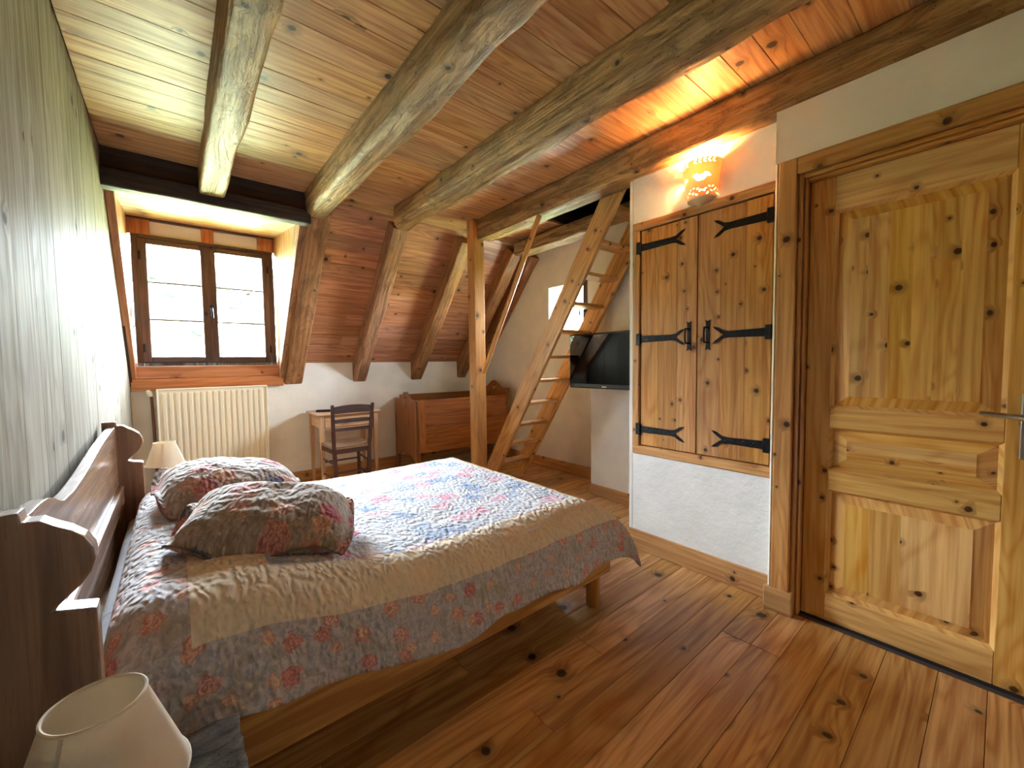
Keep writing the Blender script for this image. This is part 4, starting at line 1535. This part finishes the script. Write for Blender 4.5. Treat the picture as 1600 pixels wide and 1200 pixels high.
box('side_cover', (rx1 - 0.014, ry, rz0), (rx1, ry + 0.08, rz1), ENAMEL, 'Z', rad, 0.004)
tp = box('top_grille', (rx0 + 0.013, ry, rz1 - 0.012), (rx1 - 0.013, ry + 0.08, rz1), ENAMEL, 'X', rad, 0.004)
lathe('valve', [(0.012, 0.0), (0.019, 0.008), (0.021, 0.03), (0.017, 0.05), (0.006, 0.058)], (0, 0, 0), WHITE_PL, rad, 18).matrix_basis = Matrix.Translation((-0.165, ry + 0.04, 0.985)) @ Matrix.Rotation(-0.3, 4, 'Y')
tube('pipe', [(-0.158, ry + 0.045, 0.99), (-0.15, ry + 0.045, 0.94), (-0.145, ry + 0.045, 0.6), (-0.142, ry + 0.045, 0.0)], 0.010, COPPER, rad, 10, 'Z')
for x in (0.05, 0.5):
    box('bracket', (x, ry + 0.07, 0.3), (x + 0.03, YK - 0.003, 0.9), ENAMEL, 'Z', rad, 0.002)

# small latch box on the dormer cheek
lb = box('blind_switch', (DX0, 4.44, 1.60), (DX0 + 0.014, 4.475, 1.68), WHITE_PL, 'Z', bev=0.003)
tag(lb, 'small white switch on the dormer cheek beside the window frame', 'switch')
sk = box('wall_socket', (XG - 0.008, 3.56, 1.10), (XG, 3.63, 1.17), P_DOOR, 'Z', bev=0.003)
tag(sk, 'pale square wall plate on the gable wall behind the ladder', 'socket')

# ------------------------------------------------------------------ desk
dk = empty('writing_desk', (1.33, 4.33, 0), 'small light beech writing desk against the white wall', 'desk')
dx0, dx1, dy0, dy1, dzt = 1.02, 1.63, 4.10, 4.54, 0.735
box('desk_top', (dx0, dy0, dzt - 0.02), (dx1, dy1, dzt), W['desk'], 'X', dk, 0.006)


def tleg(name, x, y, z0, z1, w0, w1, m, parent):
    vs = []
    for z, w in ((z0, w0), (z1, w1)):
        vs += [(x - w, y - w, z), (x + w, y - w, z), (x + w, y + w, z), (x - w, y + w, z)]
    return wmesh(name, vs, [[0, 1, 2, 3], [4, 5, 6, 7], [0, 1, 5, 4], [1, 2, 6, 5], [2, 3, 7, 6], [3, 0, 4, 7]], m, 'Z', parent)


for x in (dx0 + 0.045, dx1 - 0.045):
    for y in (dy0 + 0.04, dy1 - 0.04):
        tleg('leg', x, y, 0, dzt - 0.02, 0.012, 0.021, W['desk'], dk)
box('apron', (dx0 + 0.035, dy0 + 0.06, dzt - 0.14), (dx0 + 0.053, dy1 - 0.06, dzt - 0.02), W['desk'], 'Y', dk, 0.002)
box('apron', (dx1 - 0.053, dy0 + 0.06, dzt - 0.14), (dx1 - 0.035, dy1 - 0.06, dzt - 0.02), W['desk'], 'Y', dk, 0.002)
box('apron', (dx0 + 0.066, dy1 - 0.05, dzt - 0.14), (dx1 - 0.066, dy1 - 0.032, dzt - 0.02), W['desk'], 'X', dk, 0.002)
box('apron', (dx0 + 0.066, dy0 + 0.034, dzt - 0.04), (dx1 - 0.066, dy0 + 0.05, dzt - 0.02), W['desk'], 'X', dk, 0.002)
box('apron', (dx0 + 0.066, dy0 + 0.034, dzt - 0.155), (dx1 - 0.066, dy0 + 0.05, dzt - 0.14), W['desk'], 'X', dk, 0.002)
dr = box('drawer', (dx0 + 0.070, dy0 + 0.026, dzt - 0.137), (dx1 - 0.070, dy0 + 0.05, dzt - 0.043), W['desk'], 'X', dk, 0.003)
tube('drawer_pull', [(1.285, dy0 + 0.024, 0.652), (1.29, dy0 + 0.005, 0.646), (1.325, dy0 - 0.002, 0.642), (1.36, dy0 + 0.005, 0.646), (1.365, dy0 + 0.024, 0.652)], 0.006, IRON, dr, 8)
rc = box('remote_control', (1.065, 4.30, dzt + 0.0005), (1.205, 4.35, dzt + 0.022), BLACK_PL, 'X', None, 0.007, xf=Matrix.Translation((1.135, 4.325, 0)) @ Matrix.Rotation(-0.5, 4, 'Z') @ Matrix.Translation((-1.135, -4.325, 0)))
tag(rc, 'black remote control lying on the desk top', 'remote')

# ------------------------------------------------------------------ chair
ch = empty('chair', (1.23, 3.98, 0), 'dark ladder-back wooden chair with rush seat at the desk', 'chair')
CX = Matrix.Translation((1.235, 3.81, 0)) @ Matrix.Rotation(math.radians(-1), 4, 'Z')


def cpt(x, y, z):
    return tuple(CX @ Vector((x, y, z)))


for s_ in (-1, 1):
    bx = [(s_ * 0.145, -0.005, 0.0), (s_ * 0.150, 0.0, 0.25), (s_ * 0.158, 0.0, 0.45), (s_ * 0.168, -0.03, 0.65), (s_ * 0.178, -0.065, 0.845)]
    tube('back_post', [cpt(*p) for p in bx], [0.016, 0.019, 0.019, 0.018, 0.015], W['chair'], ch, 10, 'Z')
    tube('front_leg', [cpt(s_ * 0.172, 0.362, 0.0), cpt(s_ * 0.174, 0.362, 0.44)], [0.014, 0.019], W['chair'], ch, 10, 'Z')
    for z in (0.16, 0.30):
        tube('stretcher', [cpt(s_ * 0.150, 0.0, z), cpt(s_ * 0.173, 0.362, z)], 0.009, W['chair'], ch, 8, 'Y')
tube('stretcher', [cpt(-0.173, 0.362, 0.26), cpt(0.173, 0.362, 0.26)], 0.009, W['chair'], ch, 8)
tube('stretcher', [cpt(-0.150, 0.0, 0.22), cpt(0.150, 0.0, 0.22)], 0.009, W['chair'], ch, 8)


def slat(z0, z1, archy, w, yo):
    n = 12
    vs, fs = [], []
    for d in (-0.008, 0.008):
        for i in range(n + 1):
            t = -1 + 2 * i / n
            bow = -0.018 * (1 - t * t)
            vs.append(cpt(t * w, yo + bow + d, z0 + archy * 0.3 * (1 - t * t)))
            vs.append(cpt(t * w, yo + bow + d, z1 + archy * (1 - t * t)))
    m2 = 2 * (n + 1)
    for i in range(n):
        fs += [[2 * i, 2 * i + 2, 2 * i + 3, 2 * i + 1], [m2 + 2 * i, m2 + 2 * i + 1, m2 + 2 * i + 3, m2 + 2 * i + 2],
               [2 * i + 1, 2 * i + 3, m2 + 2 * i + 3, m2 + 2 * i + 1], [2 * i, m2 + 2 * i, m2 + 2 * i + 2, 2 * i + 2]]
    fs += [[0, 1, m2 + 1, m2], [2 * n, m2 + 2 * n, m2 + 2 * n + 1, 2 * n + 1]]
    wmesh('back_slat', vs, fs, W['chair'], 'X', ch)


slat(0.765, 0.825, 0.018, 0.172, -0.055)
slat(0.680, 0.712, 0.006, 0.168, -0.038)
slat(0.605, 0.632, 0.004, 0.164, -0.025)
# seat with rounded front
sp_ = [(-0.165, -0.012), (0.165, -0.012), (0.195, 0.36), (0.18, 0.385), (-0.18, 0.385), (-0.195, 0.36)]
prism('seat', [cpt(a, b, 0.435) for a, b in sp_], (0, 0, 0.03), STRAW, 'X', ch, bev=0.008)
prism('seat_frame', [cpt(a * 0.98, 0.005 + b * 0.97, 0.395) for a, b in sp_], (0, 0, 0.038), W['chair'], 'X', ch)

# ------------------------------------------------------------------ old crib / bench bed with heart cut-outs
CB = Matrix.Translation((1.95, 4.21, 0)) @ Matrix.Rotation(math.radians(-4.0), 4, 'Z')
cr = empty('wooden_crib', (2.5, 4.17, 0), 'brown wooden crib with heart cut-outs in its shaped ends', 'crib')


def kpt(x, y, z):
    return CB @ Vector((x, y, z))


def heart(cx, cz, s_, x):
    out = []
    for i in range(24):
        t = 2 * PI * i / 24
        hx = 16 * math.sin(t) ** 3
        hz = 13 * math.cos(t) - 5 * math.cos(2 * t) - 2 * math.cos(3 * t) - math.cos(4 * t)
        out.append((x, cx + s_ * hx / 16, cz + s_ * 1.25 * hz / 16))
    return out


def crib_end(x, hz, z0, name, par):
    hw = 0.305
    topp = []
    for i in range(31):
        t = -1 + 2 * i / 30
        zz = hz - 0.085 + 0.085 * (0.5 + 0.5 * math.cos(min(1, abs(t) / 0.62) * PI)) if abs(t) < 0.9 else hz - 0.085
        topp.append((x, t * hw, zz))
    poly = [(x, -hw, z0)] + topp + [(x, hw, z0)]
    # scalloped bottom
    poly += [(x, hw * 0.8, z0), (x, hw * 0.45, z0 + 0.05), (x, -hw * 0.45, z0 + 0.05), (x, -hw * 0.8, z0)]
    xf_ = CB
    e = prism(name, poly, (0.025, 0, 0), W['crib'], 'Z', par, holes=[heart(0.0, hz - 0.09, 0.042, x)], xf=CB)
    return e


crib_end(0.0, 0.895, 0.16, 'end_board', cr)
crib_end(1.165, 0.985, 0.16, 'end_board', cr)
for (x, y) in ((-0.006, -0.305), (-0.006, 0.27), (1.16, -0.305), (1.16, 0.27)):
    h = 0.815 if x < 0.5 else 0.90
    box('corner_post', (x, y, 0), (x + 0.045, y + 0.04, h), W['crib'], 'Z', cr, 0.003, xf=CB)
for a, b in ((0.25, 0.53), (0.534, 0.815)):
    box('front_board', (0.045, -0.292, a), (1.16, -0.270, b), W['crib'], 'X', cr, 0.003, xf=CB)
    box('back_board', (0.045, 0.275, a), (1.16, 0.295, b + (0.03 if b > 0.7 else 0)), W['crib'], 'X', cr, 0.003, xf=CB)
box('front_stile', (0.04, -0.300, 0.25), (0.11, -0.2925, 0.815), W['crib'], 'Z', cr, 0.002, xf=CB)
box('bottom_board', (0.03, -0.27, 0.27), (1.16, 0.275, 0.29), W['crib'], 'X', cr, 0.0, xf=CB)

# ------------------------------------------------------------------ ladder and handrail
ld_ = empty('ladder', (2.58, 3.2, 0), 'open pine mill ladder climbing to the loft hatch', 'ladder')
LX0, LX1 = 2.372, 2.815
# right (near) edge line of the near stringer: Y = 2.227 - 0.64 (z - 1.49); stringer 0.19 wide horizontally


def lad(z, d):
    return 2.229 - 0.655 * (z - 1.49) + d


HWD = 0.195
for x in (LX0, LX1 - 0.032):
    z0, z1 = 0.075, 2.56
    d = Vector((0, lad(z1, 0) - lad(z0, 0), z1 - z0)).normalized()
    wd_ = HWD * abs(d.z)                       # true width across the climb
    pa = Vector((x + 0.016, lad(z0, HWD / 2), z0))
    pb = Vector((x + 0.016, lad(z1, HWD / 2), z1))
    bar('stringer', pa, pb, wd_, 0.032, W['ladder'], up=(1, 0, 0), parent=ld_, bev=0.003)
# align grain with the climb by building treads as boxes
for k in range(11):
    z = 0.232 + 0.2055 * k
    if z > 2.4:
        break
    yc = lad(z, 0.03)
    box('tread', (LX0 + 0.0325, yc, z - 0.028), (LX1 - 0.0325, yc + 0.13, z), W['ladder'], 'X', ld_, 0.004)
def pole(name, p0, p1, r0, m):
    L = (Vector(p1) - Vector(p0)).length
    seg, vs, fs = 16, [], []
    st = [(0.0, 0.55), (0.012, 0.85), (0.035, 1.0), (0.5 * L, 1.0), (L - 0.02, 1.0), (L, 0.9)]
    for x, k in st:
        for q in range(seg):
            a = 2 * PI * q / seg
            vs.append((x - L / 2, r0 * k * math.cos(a), r0 * k * math.sin(a)))
    for i_ in range(len(st) - 1):
        for q in range(seg):
            fs.append([i_ * seg + q, i_ * seg + (q + 1) % seg, (i_ + 1) * seg + (q + 1) % seg, (i_ + 1) * seg + q])
    fs += [list(range(seg))[::-1], [(len(st) - 1) * seg + q for q in range(seg)]]
    me = bpy.data.meshes.new(name)
    me.from_pydata(vs, [], fs)
    for p in me.polygons:
        p.use_smooth = True
    o = bpy.data.objects.new(name, me)
    reg(o, frame_mat(p0, p1, (1, 0, 0)))
    setmat(o, m)
    return o


hr = pole('handrail', (2.195, 3.060, 1.105), (2.20, 2.30, 2.325), 0.020, W['ladder'])
tag(hr, 'round pine handrail pole slanting from the post to the beam', 'handrail')

# ------------------------------------------------------------------ television on its wall arm
tv = empty('television', (2.6, 1.99, 1.0), 'black flat screen television on a wall arm beside the cupboard', 'television')
ty0, ty1, tz0, tz1, tx = 1.62, 2.358, 0.985, 1.428, 2.60
box('bezel', (tx - 0.012, ty0, tz0), (tx + 0.035, ty1, tz1), BLACK_PL, 'Y', tv, 0.008)
box('screen', (tx - 0.0135, ty0 + 0.012, tz0 + 0.036), (tx - 0.010, ty1 - 0.012, tz1 - 0.012), SCREEN, 'Y', tv, 0.0008)
box('logo', (tx - 0.0145, 1.972, tz0 + 0.012), (tx - 0.0115, 2.014, tz0 + 0.020), CHROME, 'Y', tv, 0.0005)
box('back_cover', (tx + 0.03, ty0 + 0.12, tz0 + 0.06), (tx + 0.075, ty1 - 0.12, tz1 - 0.06), BLACK_PL, 'Y', tv, 0.012)
box('wall_arm', (tx + 0.07, 1.84, 1.17), (XT, 1.90, 1.23), IRON, 'X', tv, 0.004)
box('wall_plate', (XT - 0.012, 1.78, 1.09), (XT, 1.96, 1.31), IRON, 'Z', tv, 0.003)
